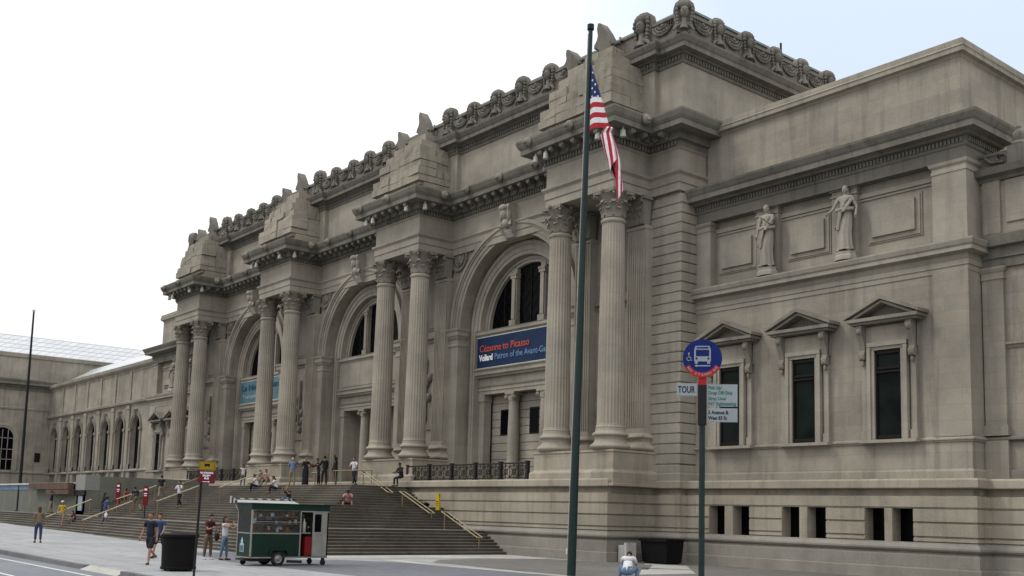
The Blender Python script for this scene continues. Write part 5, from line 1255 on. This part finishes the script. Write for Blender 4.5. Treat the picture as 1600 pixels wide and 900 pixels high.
m = MB(); m.box(-0.36, -0.02, -0.25, 0.35, 0, 0.80); part(m, 'grey_slab', 'concrete_light', cb_, local=True)
m = MB(); m.box(0.10, 0.26, -0.35, 0.30, 0, 0.92); part(m, 'pale_slab', 'pale_strip', cb_, local=True)
ws = thing('wet_floor_sign', 'bright yellow upright caution cone sign on the right landing of the steps', 'caution sign', (-48.6, 34.2, sz(-48.6, 34.2)), 0.5)
m = MB(); m.ext([(-0.12, 0), (-0.085, 0.92), (0.085, 0.92), (0.12, 0)], -0.10, -0.07); part(m, 'front_panel', 'wet_yellow', ws, local=True)
m = MB(); m.ext([(-0.12, 0), (-0.085, 0.92), (0.085, 0.92), (0.12, 0)], 0.07, 0.10); m.box(-0.08, 0.08, -0.08, 0.08, 0.88, 0.925); part(m, 'rear_panel', 'wet_yellow', ws, local=True)
m = MB(); m.box(-0.06, 0.06, -0.106, -0.10, 0.45, 0.50); m.box(-0.07, 0.07, -0.106, -0.10, 0.35, 0.38); m.box(-0.07, 0.07, -0.106, -0.10, 0.25, 0.28); part(m, 'warning_mark', 'sign_black', ws, local=True)
bg_ = thing('black_bag', 'slumped black bag lying on the landing beside the yellow caution sign', 'bag', (-49.7, 34.0, sz(-49.7, 34.0)), 0.1)
m = MB(); m.ell((0, 0, 0.12), (0.45, 0.22, 0.13), 14, 8, fn=lambda p, q: Vector((q.x, q.y, max(-0.12, q.z+0.10*max(0, p.x)**2+0.04*math.sin(5*p.x+3*p.y))))); m.tube([(-0.5, 0, 0.05), (-0.8, 0.02, 0.1), (-0.95, 0.05, 0.25)], [0.08, 0.06, 0.03], 6); part(m, 'bag_body', 'bin_black', bg_, local=True, smooth=60)
m = MB(); m.tube([(-0.2, -0.05, 0.22), (-0.1, -0.06, 0.36), (0.1, -0.05, 0.36), (0.2, -0.04, 0.24)], 0.015, 6); part(m, 'strap', 'bin_black', bg_, local=True)

# red post signs on the steps
def post_sign(x, y_, h0, h1, label, foot=True):
    z = sz(x, y_); t = thing('post_sign', label, 'sign', (x, y_, z), 0.9, 'red upright signs on the steps')
    m = MB(); m.tube([(0, 0, 0), (0, 0, h1)], 0.04, 8); part(m, 'post', 'pole_black', t, local=True); m = MB(); m.lathe([(0.18, 0), (0.18, 0.03), (0.05, 0.05)], 16); part(m, 'foot', 'pole_black', t, local=True)
    m = MB(); m.box(-0.15, 0.15, -0.06, 0.06, h0, h1); m.ext([(-0.15, h1), (0.15, h1), (0.09, h1+0.12), (-0.09, h1+0.12)], -0.06, 0.06); o = part(m, 'red_panel', 'red_panel', t, local=True)
    m = MB(); m.box(-0.09, 0.09, -0.066, -0.06, h1-0.16, h1-0.04); m.box(-0.10, 0.10, -0.066, -0.06, h1-0.40, h1-0.34); m.box(-0.08, 0.08, -0.066, -0.06, h1-0.52, h1-0.47); part(m, 'panel_mark', 'text_white', o, local=True)
post_sign(-76.2, 25.6, 0.45, 1.85, 'red upright sign on the left of the steps, above the walking pair')
post_sign(-67.95, 24.6, 0.85, 1.98, 'red upright sign on a dark post in the middle of the steps, nearer the cart')

# construction hoarding on the left
hd = thing('site_hoarding', 'grey green plywood site hoarding with blue top band and brown canopy left of the steps', 'hoarding', (-95, 25, 1.2))
zz0 = 1.0
m = MB()
for i in range(19):
    a = -128+i*2.44; m.box(a+0.012, a+2.43, 25.0+0.004*(i % 2), 25.08, 0.6, 3.10)
part(m, 'front_panels', 'hoard_green', hd)
m = MB(); m.box(-128, -83.95, 24.96, 25.09, 3.10, 3.52); part(m, 'blue_band', 'hoard_blue', hd)
m = MB(); m.box(-128, -83.9, 24.80, 25.3, 3.52, 3.66); part(m, 'cap_board', 'concrete_light', hd)
m = MB(); m.box(-95.0, -84.0, 24.35, 24.79, 3.12, 3.62); m.box(-90, -84.0, 24.40, 24.94, 2.72, 3.11); part(m, 'canopy', 'hoard_brown', hd)
m = MB(); m.box(-83.9, -81.62, 24.9, 26.0, 3.05, 4.22); part(m, 'corner_box', 'hoard_grey', hd)
m = MB(); m.box(-83.8, -81.62, 25.0, 26.0, 1.19, 3.0); part(m, 'corner_panel', 'hoard_green', hd)
m = MB(); m.box(-83.2, -82.2, 24.94, 25.0, 1.5, 2.62); part(m, 'notice_board', 'sign_white', hd)
m = MB(); m.box(-83.95, -81.55, 24.85, 25.02, 2.66, 3.02); part(m, 'lintel', 'pole_black', hd)
m = MB()
for i in range(4): m.box(-81.62+0.004*(i % 2), -81.52, 26.0+i*2.2, 26.0+i*2.2+2.19, 1.1, 4.12)
part(m, 'side_panels', 'hoard_green', hd)
# ------------------------------------------------------------------ people and statues
for nm, c in dict(skin=(0.26, 0.145, 0.10), skin_dark=(0.13, 0.07, 0.045), hair_black=(0.012, 0.010, 0.009), hair_brown=(0.05, 0.03, 0.018), hair_grey=(0.28, 0.27, 0.26), eye=(0.02, 0.015, 0.012), lip=(0.25, 0.09, 0.08),
                  cl_black=(0.015, 0.015, 0.018), cl_navy=(0.012, 0.016, 0.030), cl_blue=(0.022, 0.045, 0.12), cl_sky=(0.12, 0.18, 0.30), cl_white=(0.50, 0.50, 0.52), cl_pink=(0.36, 0.19, 0.20), cl_red=(0.25, 0.035, 0.045), cl_yellow=(0.42, 0.27, 0.02),
                  cl_khaki=(0.19, 0.165, 0.115), cl_brown=(0.10, 0.07, 0.05), cl_maroon=(0.045, 0.014, 0.018), cl_jeans=(0.09, 0.14, 0.21), cl_olive=(0.10, 0.10, 0.06), cl_tan=(0.14, 0.11, 0.07), cl_darkjeans=(0.025, 0.035, 0.08), cl_grey=(0.10, 0.11, 0.12), leather=(0.03, 0.02, 0.018), sole=(0.05, 0.05, 0.05)).items():
    plain(nm, c, 0.8 if nm[:2] != 'sk' else 0.55, var=0.12, scale=6.0)

def skel(pose, H):
    k = H/1.72; P = dict(lean=3, legs=((4, 3, 4), (-4, 3, 4)), arms=((5, 10, 12), (5, 10, 12)), head=0, turn=0, seat=None); P.update(pose)
    V = Vector; rd_ = math.radians; j = {}
    pz = V((0, 0, 0)); L = rd_(P['lean']); up = V((0, -math.sin(L), math.cos(L)))
    j['pel'] = pz; j['waist'] = pz+up*0.16; j['chest'] = pz+up*0.36; j['shc'] = pz+up*0.47
    hl = L+rd_(P['head']); hu = V((0, -math.sin(hl), math.cos(hl)))
    j['neck'] = pz+up*0.50; j['head'] = j['neck']+hu*0.19+V((0, -0.01, 0)); j['hup'] = hu
    for s, nm, lg, am in ((1, 'L', P['legs'][0], P['arms'][0]), (-1, 'R', P['legs'][1], P['arms'][1])):
        fl, ab, kn = map(rd_, lg)
        h = pz+V((s*0.095, 0, -0.04)); d = V((s*math.sin(ab), -math.sin(fl)*math.cos(ab), -math.cos(fl)*math.cos(ab)))
        kne = h+d*0.43; f2 = fl-kn; d2 = V((s*math.sin(ab)*0.3, -math.sin(f2), -math.cos(f2))).normalized(); an = kne+d2*0.41
        ft = f2*0.35 if abs(f2) > 0.3 else 0; toe = an+V((s*0.04, -0.17*math.cos(ft), -0.055-0.0*math.sin(ft)))
        j['hip'+nm], j['kne'+nm], j['ank'+nm], j['toe'+nm] = h, kne, an, toe
        sf, sa, el = map(rd_, am[:3])
        sh_ = j['shc']+V((s*0.185, 0, 0)); d = V((s*math.sin(sa), -math.sin(sf)*math.cos(sa), -math.cos(sf)*math.cos(sa)))
        elb = sh_+d*0.29; f3 = sf+el; ia = am[3] if len(am) > 3 else 0.0
        d3 = V((s*(math.sin(sa)*0.4-ia), -math.sin(f3), -math.cos(f3))).normalized(); wr = elb+d3*0.25
        j['sho'+nm], j['elb'+nm], j['wri'+nm], j['hd'+nm] = sh_, elb, wr, d3
    if P['seat'] is not None: dz = P['seat']/k+0.10
    else: dz = -min(j['ankL'].z, j['ankR'].z)+0.085
    for q in j:
        if q not in ('hup', 'hdL', 'hdR'): j[q] = (j[q]+V((0, 0, dz)))*k
    j['k'] = k
    return j
pending = []
def skin_obj(name, verts, edges, radii, root, mat, parent, sub=1):
    me = bpy.data.meshes.new(name); me.from_pydata([tuple(v) for v in verts], edges, []); me.materials.append(MT[mat])
    o = bpy.data.objects.new(name, me); COL.objects.link(o); o.parent = parent; WL[o.name] = wloc(parent)
    sm_ = o.modifiers.new('skin', 'SKIN'); sm_.use_smooth_shade = True
    for i, r in enumerate(radii): me.skin_vertices[0].data[i].radius = r if isinstance(r, tuple) else (r, r); me.skin_vertices[0].data[i].use_root = (i == root)
    if sub: ss = o.modifiers.new('sub', 'SUBSURF'); ss.levels = sub; ss.render_levels = sub
    pending.append(o); return o
extra = {}
def hand(mb, w, d, s, k, face):
    """palm, four unequal bent fingers and a side thumb"""
    d = d.normalized(); side = Vector((s, 0, 0)); side = (side-d*side.dot(d)).normalized(); nrm_ = d.cross(side)*s
    palm0 = w; palm1 = w+d*0.085*k
    mb.tube([palm0-d*0.02*k, palm0+d*0.03*k, palm1], [0.024*k, 0.034*k, 0.036*k], 8)
    for i, ln in enumerate((0.068, 0.078, 0.072, 0.056)):
        b = palm1-d*0.012*k+nrm_*0*k+side.cross(d).normalized()*(0.030-0.020*i)*k
        inw = -side*0.3
        m1 = b+(d+inw*0.4).normalized()*ln*0.5*k; m2 = m1+(d+inw*1.6).normalized()*ln*0.5*k
        mb.tube([b, m1, m2], [0.0095*k, 0.009*k, 0.007*k], 6)
    tb_ = palm0+d*0.03*k+side.cross(d).normalized()*0.030*k; t1 = tb_+(d*0.6+side.cross(d).normalized()*0.8).normalized()*0.035*k; t2 = t1+d*0.03*k
    mb.tube([tb_, t1, t2], [0.013*k, 0.011*k, 0.008*k], 6)
def build_person(name, label, cat, loc, heading, pose, H=1.72, skin='skin', hair='hair_black', top='cl_white', legs='cl_navy', shoes='leather', sleeve=0.5, shorts=False, longhair=False, hat=None, skirt=None, group=None, parent=None, cap=None):
    if parent is None:
        t = thing(name, label, cat, loc, heading, group)
    else:
        t = bpy.data.objects.new(name, None); COL.objects.link(t); t.parent = parent; t.location = Vector(loc)-wloc(parent); t.rotation_euler = (0, 0, heading); WL[t.name] = Vector(loc)
    j = skel(pose, H); k = j['k']
    V = [j['pel'], j['waist'], j['chest'], j['shc'], j['neck'], j['neck']+(j['head']-j['neck'])*0.55]
    R = [(0.105*k, 0.075*k), (0.09*k, 0.065*k), (0.11*k, 0.075*k), (0.085*k, 0.065*k), 0.055*k, 0.050*k]; E = [(0, 1), (1, 2), (2, 3), (3, 4), (4, 5)]
    for nm in 'LR':
        b = len(V); V += [j['sho'+nm], j['elb'+nm], j['wri'+nm]]; R += [0.060*k, 0.040*k, 0.026*k]; E += [(3, b), (b, b+1), (b+1, b+2)]
        b = len(V); V += [j['hip'+nm], j['kne'+nm], j['ank'+nm], j['toe'+nm]]; R += [0.068*k, 0.052*k, 0.036*k, 0.034*k]; E += [(0, b), (b, b+1), (b+1, b+2), (b+2, b+3)]
    body_ = skin_obj('body', V, E, R, 0, skin, t)
    ex = MB(); hd_ = j['head']; hu = j['hup']; fx = Vector((0, -hu.z, hu.y)) if False else Vector((0, -math.cos(math.asin(max(-1, min(1, -hu.y)))), -(-hu.y) if False else hu.y*1.0))
    fx = Vector((0, -hu.z, hu.y)).normalized()          # face direction, perpendicular to the head axis
    rx = Vector((1, 0, 0)); basis = Matrix((rx, -fx, hu)).transposed().to_4x4(); XF = Matrix.Translation(hd_) @ basis @ Matrix.Scale(k, 4)
    he = MB(); he.ell((0, 0, 0.0), (0.075, 0.095, 0.115), 16, 12, fn=lambda p, q: Vector((q.x*(1-0.22*max(0, -p.z)), q.y*(1-0.10*max(0, -p.z))-0.012*max(0, -p.z)*(1 if p.y < 0 else 0), q.z)))
    he.ell((0, -0.100, -0.015), (0.013, 0.018, 0.026), 6, 5); he.ell((0, -0.084, -0.062), (0.024, 0.010, 0.008), 8, 4, mi=2)
    for s in (-1, 1):
        he.ell((s*0.076, 0.005, -0.005), (0.010, 0.018, 0.030), 6, 5); he.ell((s*0.030, -0.086, 0.008), (0.012, 0.008, 0.007), 6, 4, mi=1)
    ex.grow(he, xf=XF)
    hx_ = MB()
    for s, nm in ((1, 'L'), (-1, 'R')): hand(hx_, j['wri'+nm], j['hd'+nm], s, k, None)
    ex.grow(hx_)
    extra[body_.name] = (ex, [skin, 'eye', 'lip'])
    # garments
    g = 0.020*k
    TV = [j['pel']-(j['waist']-j['pel'])*0.50, j['waist'], j['chest'], j['shc'], j['neck']-(j['neck']-j['shc'])*0.2]; TR = [(0.178*k, 0.140*k), (0.158*k, 0.120*k), (0.160*k, 0.118*k), (0.115*k, 0.096*k), (0.065*k, 0.06*k)]; TE = [(0, 1), (1, 2), (2, 3), (3, 4)]
    for nm in 'LR':
        b = len(TV); e = j['elb'+nm]; s_ = j['sho'+nm]
        TV += [s_, s_+(e-s_)*min(1, sleeve*1.2)]; TR += [0.074*k, 0.058*k]; TE += [(3, b), (b, b+1)]
        if sleeve > 0.9: TV.append(j['elb'+nm]+(j['wri'+nm]-j['elb'+nm])*0.9); TR.append(0.040*k); TE.append((b+1, b+2))
    skin_obj('shirt', TV, TE, TR, 0, top, t)
    LV = [j['pel'], j['pel']+(j['waist']-j['pel'])*0.60]; LR = [(0.160*k, 0.125*k), (0.148*k, 0.112*k)]; LE = [(0, 1)]
    for nm in 'LR':
        b = len(LV); h, kn, an = j['hip'+nm], j['kne'+nm], j['ank'+nm]
        LV += [h, kn if not shorts else h+(kn-h)*0.95]; LR += [0.100*k, 0.074*k if not shorts else 0.088*k]; LE += [(0, b), (b, b+1)]
        if not shorts: LV.append(kn+(an-kn)*0.92); LR.append(0.054*k); LE.append((b+1, b+2))
    if skirt is None: skin_obj('shorts' if shorts else 'trousers', LV, LE, LR, 0, legs, t)
    else:
        m = MB(); n = 28; w = j['waist']; p = j['pel']; kn = (j['kneL']+j['kneR'])/2; an = (j['ankL']+j['ankR'])/2
        rows = [(w, 0.14), (p, 0.175), (kn*0.5+p*0.5, 0.185), (kn, 0.175), (kn*0.4+an*0.6, 0.18), (an-Vector((0, 0, 0.03*k)), 0.20)]
        vs = []
        for i, (c_, r) in enumerate(rows):
            for a in range(n):
                an_ = 2*math.pi*a/n; rr = r*k*(1+0.09*math.sin(an_*9+i*0.35)*min(1, i/2)+0.05*math.sin(an_*4+1.3)); vs.append((c_.x+rr*math.cos(an_), c_.y+rr*0.78*math.sin(an_), c_.z))
        m._q(vs, [(i*n+a, i*n+(a+1) % n, (i+1)*n+(a+1) % n, (i+1)*n+a) for i in range(len(rows)-1) for a in range(n)])
        part(m, 'skirt', skirt, t, local=True, smooth=60)
    for nm in 'LR':
        a = j['ank'+nm]; to = j['toe'+nm]; d = (to-a); d.z = 0; d.normalize(); m = MB(); c_ = a+d*0.055*k; c_.z = to.z+0.005*k
        ang = math.atan2(d.y, d.x); m2 = MB(); m2.ell((0, 0, 0), (0.135*k, 0.048*k, 0.048*k), 12, 6, fn=lambda p, q: Vector((q.x, q.y*(1.0+0.15*p.x), max(q.z, -0.032*k)+(0.012*k if p.x < -0.3 else 0)*(1 if p.z > 0 else 0))))
        m.grow(m2, xf=Matrix.Translation(c_) @ Matrix.Rotation(ang, 4, 'Z')); part(m, 'shoe', shoes, t, local=True, smooth=60)
    if hair:
        m = MB(); h = MB(); h.ell((0, 0.012, 0.022), (0.086, 0.104, 0.108), 16, 10, fn=lambda p, q: Vector((q.x, q.y if p.y > -0.55 or p.z > 0.45 else q.y*0.72, q.z if p.z > -0.45 or p.y > 0.1 else q.z*0.3)))
        hs_ = MB()
        o = len(hs_.v)
        for f in h.f:
            c_ = sum((Vector(h.v[i]) for i in f), Vector())/len(f)
            if c_.z > 0.055 or (c_.y > 0.0 and c_.z > -0.075): hs_.f.append(f); hs_.m.append(0)
        hs_.v = h.v
        if longhair: hs_.ell((0, 0.062, -0.10), (0.082, 0.05, 0.15), 10, 7)
        m.grow(hs_, xf=XF); part(m, 'hair', hair, t, local=True, smooth=70)
    if cap:
        m = MB(); h = MB(); h.lathe([(0.096, 0.045), (0.096, 0.08), (0.075, 0.125), (0.03, 0.145), (0.001, 0.148)], 16, sy=1.15, capt=False); h.ell((0, -0.12, 0.05), (0.07, 0.07, 0.010), 10, 4); m.grow(h, xf=XF); part(m, 'cap', cap, t, local=True, smooth=50)
    return t, j
def flush_people():
    bpy.context.view_layer.update(); dg = bpy.context.evaluated_depsgraph_get(); done = []
    for o in pending: done.append((o, bpy.data.meshes.new_from_object(o.evaluated_get(dg))))
    for o, me in done:
        o.modifiers.clear(); old = o.data; 
        if o.name in extra:
            ex, mats = extra[o.name]; 
            for m in mats[1:]: me.materials.append(MT[m])
            bm = bmesh.new(); bm.from_mesh(me); vs = [bm.verts.new(v) for v in ex.v]
            for f, mi in zip(ex.f, ex.m):
                try: bf = bm.faces.new([vs[i] for i in f]); bf.material_index = mi; bf.smooth = True
                except ValueError: pass
            bm.to_mesh(me); bm.free()
        me.shade_smooth(); o.data = me; bpy.data.meshes.remove(old)
    pending.clear()
def face(dx, dy): return math.atan2(dx, -dy)            # heading so that the figure looks along (dx,dy)
TOCAM = lambda x, y: face(-x, -y)
SIT = dict(legs=((112, 8, 104), (106, 8, 96)), arms=((35, 8, 45, .4), (30, 8, 50, .4)), lean=18, head=6, seat=0.0)
WALK = dict(lean=5, legs=((24, 2, 10), (-18, 2, 22)), arms=((-18, 8, 15), (22, 8, 25)))
WALK2 = dict(lean=6, legs=((-16, 2, 28), (26, 2, 12)), arms=((24, 8, 30), (-16, 8, 12)))
UP = dict(lean=14, legs=((42, 2, 50), (-10, 2, 12)), arms=((20, 8, 35), (-15, 8, 20)))
GP = None
def person(label, x, y, z, head, pose, **k):
    return build_person('person', label, 'person', (x, y, z), head, pose, group=k.pop('group', None), **k)[0]
def item(name, label, cat, loc, fn, mat, rz=0, smooth=0):
    m = MB(); fn(m); o = part(m, name, mat, smooth=smooth, loc=loc); o.rotation_euler = (0, 0, rz); return tag(o, label, cat)
# pavement
person('woman with long dark hair, tan top and dark jeans standing alone on the left pavement', -55.5, 14.85, gz(-55.5), face(-1, 0.2), dict(lean=2, legs=((6, 2, 6), (-6, 2, 4)), arms=((8, 8, 60), (15, 6, 70))), H=1.74, longhair=True, hair='hair_brown', top='cl_tan', legs='cl_darkjeans', sleeve=0.9)
person('man in dark polo shirt and long dark shorts walking beside the black bin', -36.95, 13.65, 0, face(0.55, -0.8), dict(lean=3, legs=((20, 2, 12), (-20, 2, 40)), arms=((-10, 12, 20), (8, 12, 20))), H=1.80, top='cl_navy', legs='cl_black', shorts=True, sleeve=0.55, hair='hair_brown', shoes='sole')
person('man in bright navy shirt half hidden behind the walking man by the bin', -41.2, 15.6, 0, face(0.7, -0.7), WALK2, H=1.76, top='cl_blue', legs='cl_black', hair='hair_black', shorts=True)
person('man in dark maroon shirt and brown trousers standing behind the parking sign pole', -40.0, 17.1, 0, face(0.9, 0.3), dict(lean=4, legs=((3, 3, 3), (-3, 3, 3)), arms=((25, 6, 85, .3), (25, 6, 80, .3)), head=18), H=1.74, top='cl_maroon', legs='cl_brown', shoes='cl_white', sleeve=0.6)
gt = person('woman in white top and flared blue jeans reaching towards the food cart', -39.35, 17.5, 0, face(0.75, 0.65), dict(lean=-2, legs=((5, 4, 4), (-5, 4, 4)), arms=((55, 12, 70), (70, 12, 60)), head=2), H=1.66, top='cl_white', legs='cl_jeans', longhair=True, hair='hair_black', sleeve=0.3)
item('handbag', 'dark shoulder bag hanging at the hip of the woman in jeans', 'handbag', (-39.62, 17.28, 0.78), lambda m: (m.ell((0, 0, 0.12), (0.07, 0.15, 0.16), 10, 7), m.tube([(0, -0.12, 0.22), (0.03, -0.05, 0.55), (0.12, 0.05, 0.66), (0.03, 0.1, 0.5), (0, 0.12, 0.22)], 0.012, 5)), 'leather', rz=0.5, smooth=60)
person('crouching man in white shirt and blue jeans seen from behind near the flagpole', -23.95, 24.35, 0, face(-0.60, 0.80), dict(lean=40, legs=((116, 18, 136), (112, 20, 134)), arms=((50, 2, 70, .4), (46, 4, 75, .4)), head=30), H=1.86, top='cl_white', legs='cl_jeans', sleeve=0.6, hair='hair_black')
# on the steps
person('man in dark jacket and khaki trousers standing by the hoarding', -87.5, 24.2, 8*RZ, face(0.3, 1), dict(lean=2, legs=((8, 4, 6), (-8, 4, 6)), arms=((-10, 14, 60), (-10, 14, 60))), top='cl_navy', legs='cl_khaki', sleeve=1, H=1.76)
person('man in bright yellow shirt, white cap and khaki shorts on the lower steps', -75.8, 21.75, sz(-75.8, 21.75), face(0.8, -0.6), WALK, H=1.74, top='cl_yellow', legs='cl_khaki', shorts=True, cap='cl_white', hair='hair_grey')
person('small figure in dark red sitting on the steps beside the man in yellow', -75.7, 22.6, sz(-75.7, 22.3), face(0.3, -1), SIT, H=1.55, top='cl_maroon', legs='cl_olive', longhair=True)
person('person in a red shirt sitting on the steps against the grey hoarding', -80.6, 27.6, sz(-80.6, 27.6)+0.02, face(-0.9, -0.5), dict(SIT, lean=-8, arms=((-20, 14, 10), (-20, 14, 12))), top='cl_red', legs='cl_black', H=1.7)
person('woman in long black clothes climbing the steps beside a man in blue', -72.35, 23.3, sz(-72.35, 23.3), face(-0.2, 1), UP, H=1.66, top='cl_black', legs='cl_black', sleeve=1, longhair=True)
person('man in blue shirt and dark trousers climbing the lower steps', -69.75, 22.65, sz(-69.75, 22.4), face(-0.4, 1), UP, H=1.80, top='cl_blue', legs='cl_darkjeans', sleeve=0.7)
item('plastic_bag', 'white plastic bag carried by the man in the blue shirt', 'bag', (-69.15, 22.55, 1.32), lambda m: (m.ell((0, 0, 0), (0.15, 0.10, 0.20), 10, 7), m.tube([(-0.04, 0, 0.15), (0, 0, 0.32), (0.04, 0, 0.15)], 0.01, 5)), 'cl_white', smooth=60)
person('man in black t-shirt and olive shorts bending forward on the middle landing', -72.0, 25.5, sz(-72, 25.5), face(-1, -0.1), dict(lean=38, legs=((30, 3, 14), (-10, 3, 30)), arms=((15, 8, 25), (5, 8, 20)), head=-10), H=1.82, top='cl_black', legs='cl_olive', shorts=True)
person('man in black top and khaki trousers near the head of the left steps', -77.0, 29.0, sz(-77, 29), face(-0.8, 0.4), WALK2, H=1.78, top='cl_black', legs='cl_khaki', sleeve=0.6)
person('man in white shirt and black trousers walking down the middle of the steps', -66.55, 26.3, sz(-66.55, 26.3), face(0.5, -0.9), dict(WALK, arms=((30, 14, 110), (20, 14, 100))), H=1.76, top='cl_white', legs='cl_black', sleeve=0.7)
person('man in a pink shirt sitting alone with bare knees on the right steps', -49.6, 29.0, sz(-49.6, 29.0), face(1, -0.75), dict(SIT, lean=34, head=24, legs=((106, 14, 100), (100, 16, 82)), arms=((60, 6, 50, .4), (60, 6, 50, .4))), H=1.86, top='cl_pink', legs='cl_maroon', shorts=True, sleeve=0.6)
person('man in dark clothes sitting on the pedestal ledge above the right handrails', -52.55, 34.25, 3.58+0.5, face(0.1, -1), dict(SIT, lean=10, head=10, legs=((80, 6, 84), (76, 6, 78))), H=1.74, top='cl_black', legs='cl_navy', sleeve=1, skin='skin_dark')
# head of the steps
T = 3.56
person('person in white vest top leaning at the left column pedestal', -72.35, 33.3, T, face(0.9, -0.4), dict(lean=8, legs=((12, 4, 8), (-8, 4, 8)), arms=((35, 10, 40), (10, 10, 20))), top='cl_white', legs='cl_grey', sleeve=0.2, skin='skin_dark', H=1.62)
person('man in white shirt and dark trousers sitting with back turned on the top steps', -64.4, 30.7, sz(-64.4, 30.7), face(-0.6, -0.8), SIT, top='cl_white', legs='cl_navy', H=1.72)
person('woman in a pink blouse sitting at the head of the steps', -66.0, 32.2, T+0.28, face(0.5, -0.8), SIT, top='cl_pink', legs='cl_khaki', H=1.72, hair='hair_brown')
person('person in a grey top sitting just left of the woman in pink', -67.2, 32.4, T+0.28, face(0.2, -1), SIT, top='cl_grey', legs='cl_tan', H=1.66, hair='hair_brown', longhair=True)
person('woman in white top and dark trousers sitting two steps below the woman in pink', -61.0, 30.4, sz(-61, 30.4), face(-0.5, -0.8), SIT, top='cl_white', legs='cl_black', H=1.70, longhair=True)
person('grey haired man in light blue shirt and khaki trousers standing at the top', -61.9, 31.9, T, face(-0.9, 0.3), dict(lean=2, legs=((6, 3, 4), (-6, 3, 4)), arms=((20, 8, 85, .2), (20, 8, 80, .2))), top='cl_sky', legs='cl_khaki', sleeve=0.7, hair='hair_grey', H=1.78)
person('heavy figure in a long black coat, left of the dark group at the top', -60.1, 31.9, T, face(0.9, -0.2), dict(lean=3, arms=((15, 10, 60), (15, 10, 60))), top='cl_black', legs='cl_black', skirt='cl_black', sleeve=1, H=1.78)
person('person in a maroon top in the middle of the dark group at the top', -59.3, 32.4, T, face(-0.5, -0.8), dict(lean=10, arms=((50, 8, 50), (50, 8, 40))), top='cl_maroon', legs='cl_black', sleeve=1, H=1.70)
person('man in black raising one arm at the back of the dark group', -58.9, 33.4, T, face(-0.2, -1), dict(lean=2, arms=((150, 14, 20), (10, 8, 20))), top='cl_black', legs='cl_black', sleeve=1, H=1.82)
person('man in a black suit standing at the right of the dark group', -58.2, 32.2, T, face(-1, 0), dict(lean=2, arms=((30, 8, 70), (10, 8, 10))), top='cl_black', legs='cl_black', sleeve=1, H=1.82)
person('sunburnt man in black t-shirt sitting on the steps behind the cart roof', -56.3, 28.9, sz(-56.3, 28.9)-0.02, face(0.5, -1), dict(SIT, arms=((60, 8, 100, .4), (60, 8, 100, .4))), top='cl_black', legs='cl_jeans', H=1.78, hair=None, skin='skin')
person('person in a white shirt with dark bag leaving the middle doorway', -55.9, 33.0, T, face(0.4, -0.9), dict(WALK, arms=((20, 12, 50), (30, 12, 60))), top='cl_white', legs='cl_black', sleeve=0.6, H=1.76)
# vendor inside the cart
person('vendor in dark clothes standing inside the open cart door', -35.75, 18.95, 0.37, face(1, -0.3), dict(lean=3, arms=((30, 6, 60, .2), (30, 6, 60, .2))), top='cl_black', legs='cl_black', sleeve=1, H=1.52)
# carved women of the wings
ST1 = dict(lean=2, legs=((2, 3, 4), (12, 3, 22)), arms=((25, 6, 95, .6), (5, 12, 12)), head=4)
ST2 = dict(lean=-2, legs=((12, 3, 22), (2, 3, 4)), arms=((-4, 24, 35), (12, 26, 40)), head=-2)
for fx_, tg in ((lambda x: x, 0), (mir, 1)):
    for x, ps_ in ((-29.62, ST1), (-25.50, ST2)):
        t, j = build_person('statue', None, None, (fx_(x)+0.22, 38.84, 13.72), 0.1, ps_, H=2.92, skin='statue_stone', hair='statue_stone', top='statue_stone', legs='statue_stone', shoes='statue_stone', skirt='statue_stone', longhair=True, parent=mus)
        b_ = MB(); b_.lathe([(0.52, -0.36), (0.52, -0.2), (0.46, -0.12), (0.48, 0.0)], 8, sy=0.75); part(b_, 'statue_plinth', 'statue_stone', t, local=True)
        r_ = MB(); k = j['k']; w, p = j['chest'], j['kneL']
        for i in range(5): r_.tube([(0.25*k-0.05*i, -0.13*k, w.z), (0.05*k-0.04*i, -0.20*k, j['pel'].z+0.1), (-0.17*k+0.03*i, -0.19*k, p.z+0.1)], 0.035*k, 6)
        r_.tube([(s*0.23*k*math.cos(a), -0.17*k*math.sin(a)-0.02, j['waist'].z-0.05*math.sin(a)) for s in (1,) for a in (0, .6, 1.2, 1.9, 2.5, 3.14)], 0.045*k, 6)
        part(r_, 'drapery', 'statue_stone', t, local=True, smooth=60)
        extra_mats = t
flush_people()
for o in bpy.data.objects:
    if o.name.startswith('body') and o.parent and o.parent.name.startswith('statue'):
        for i in range(len(o.data.materials)): o.data.materials[i] = MT['statue_stone']
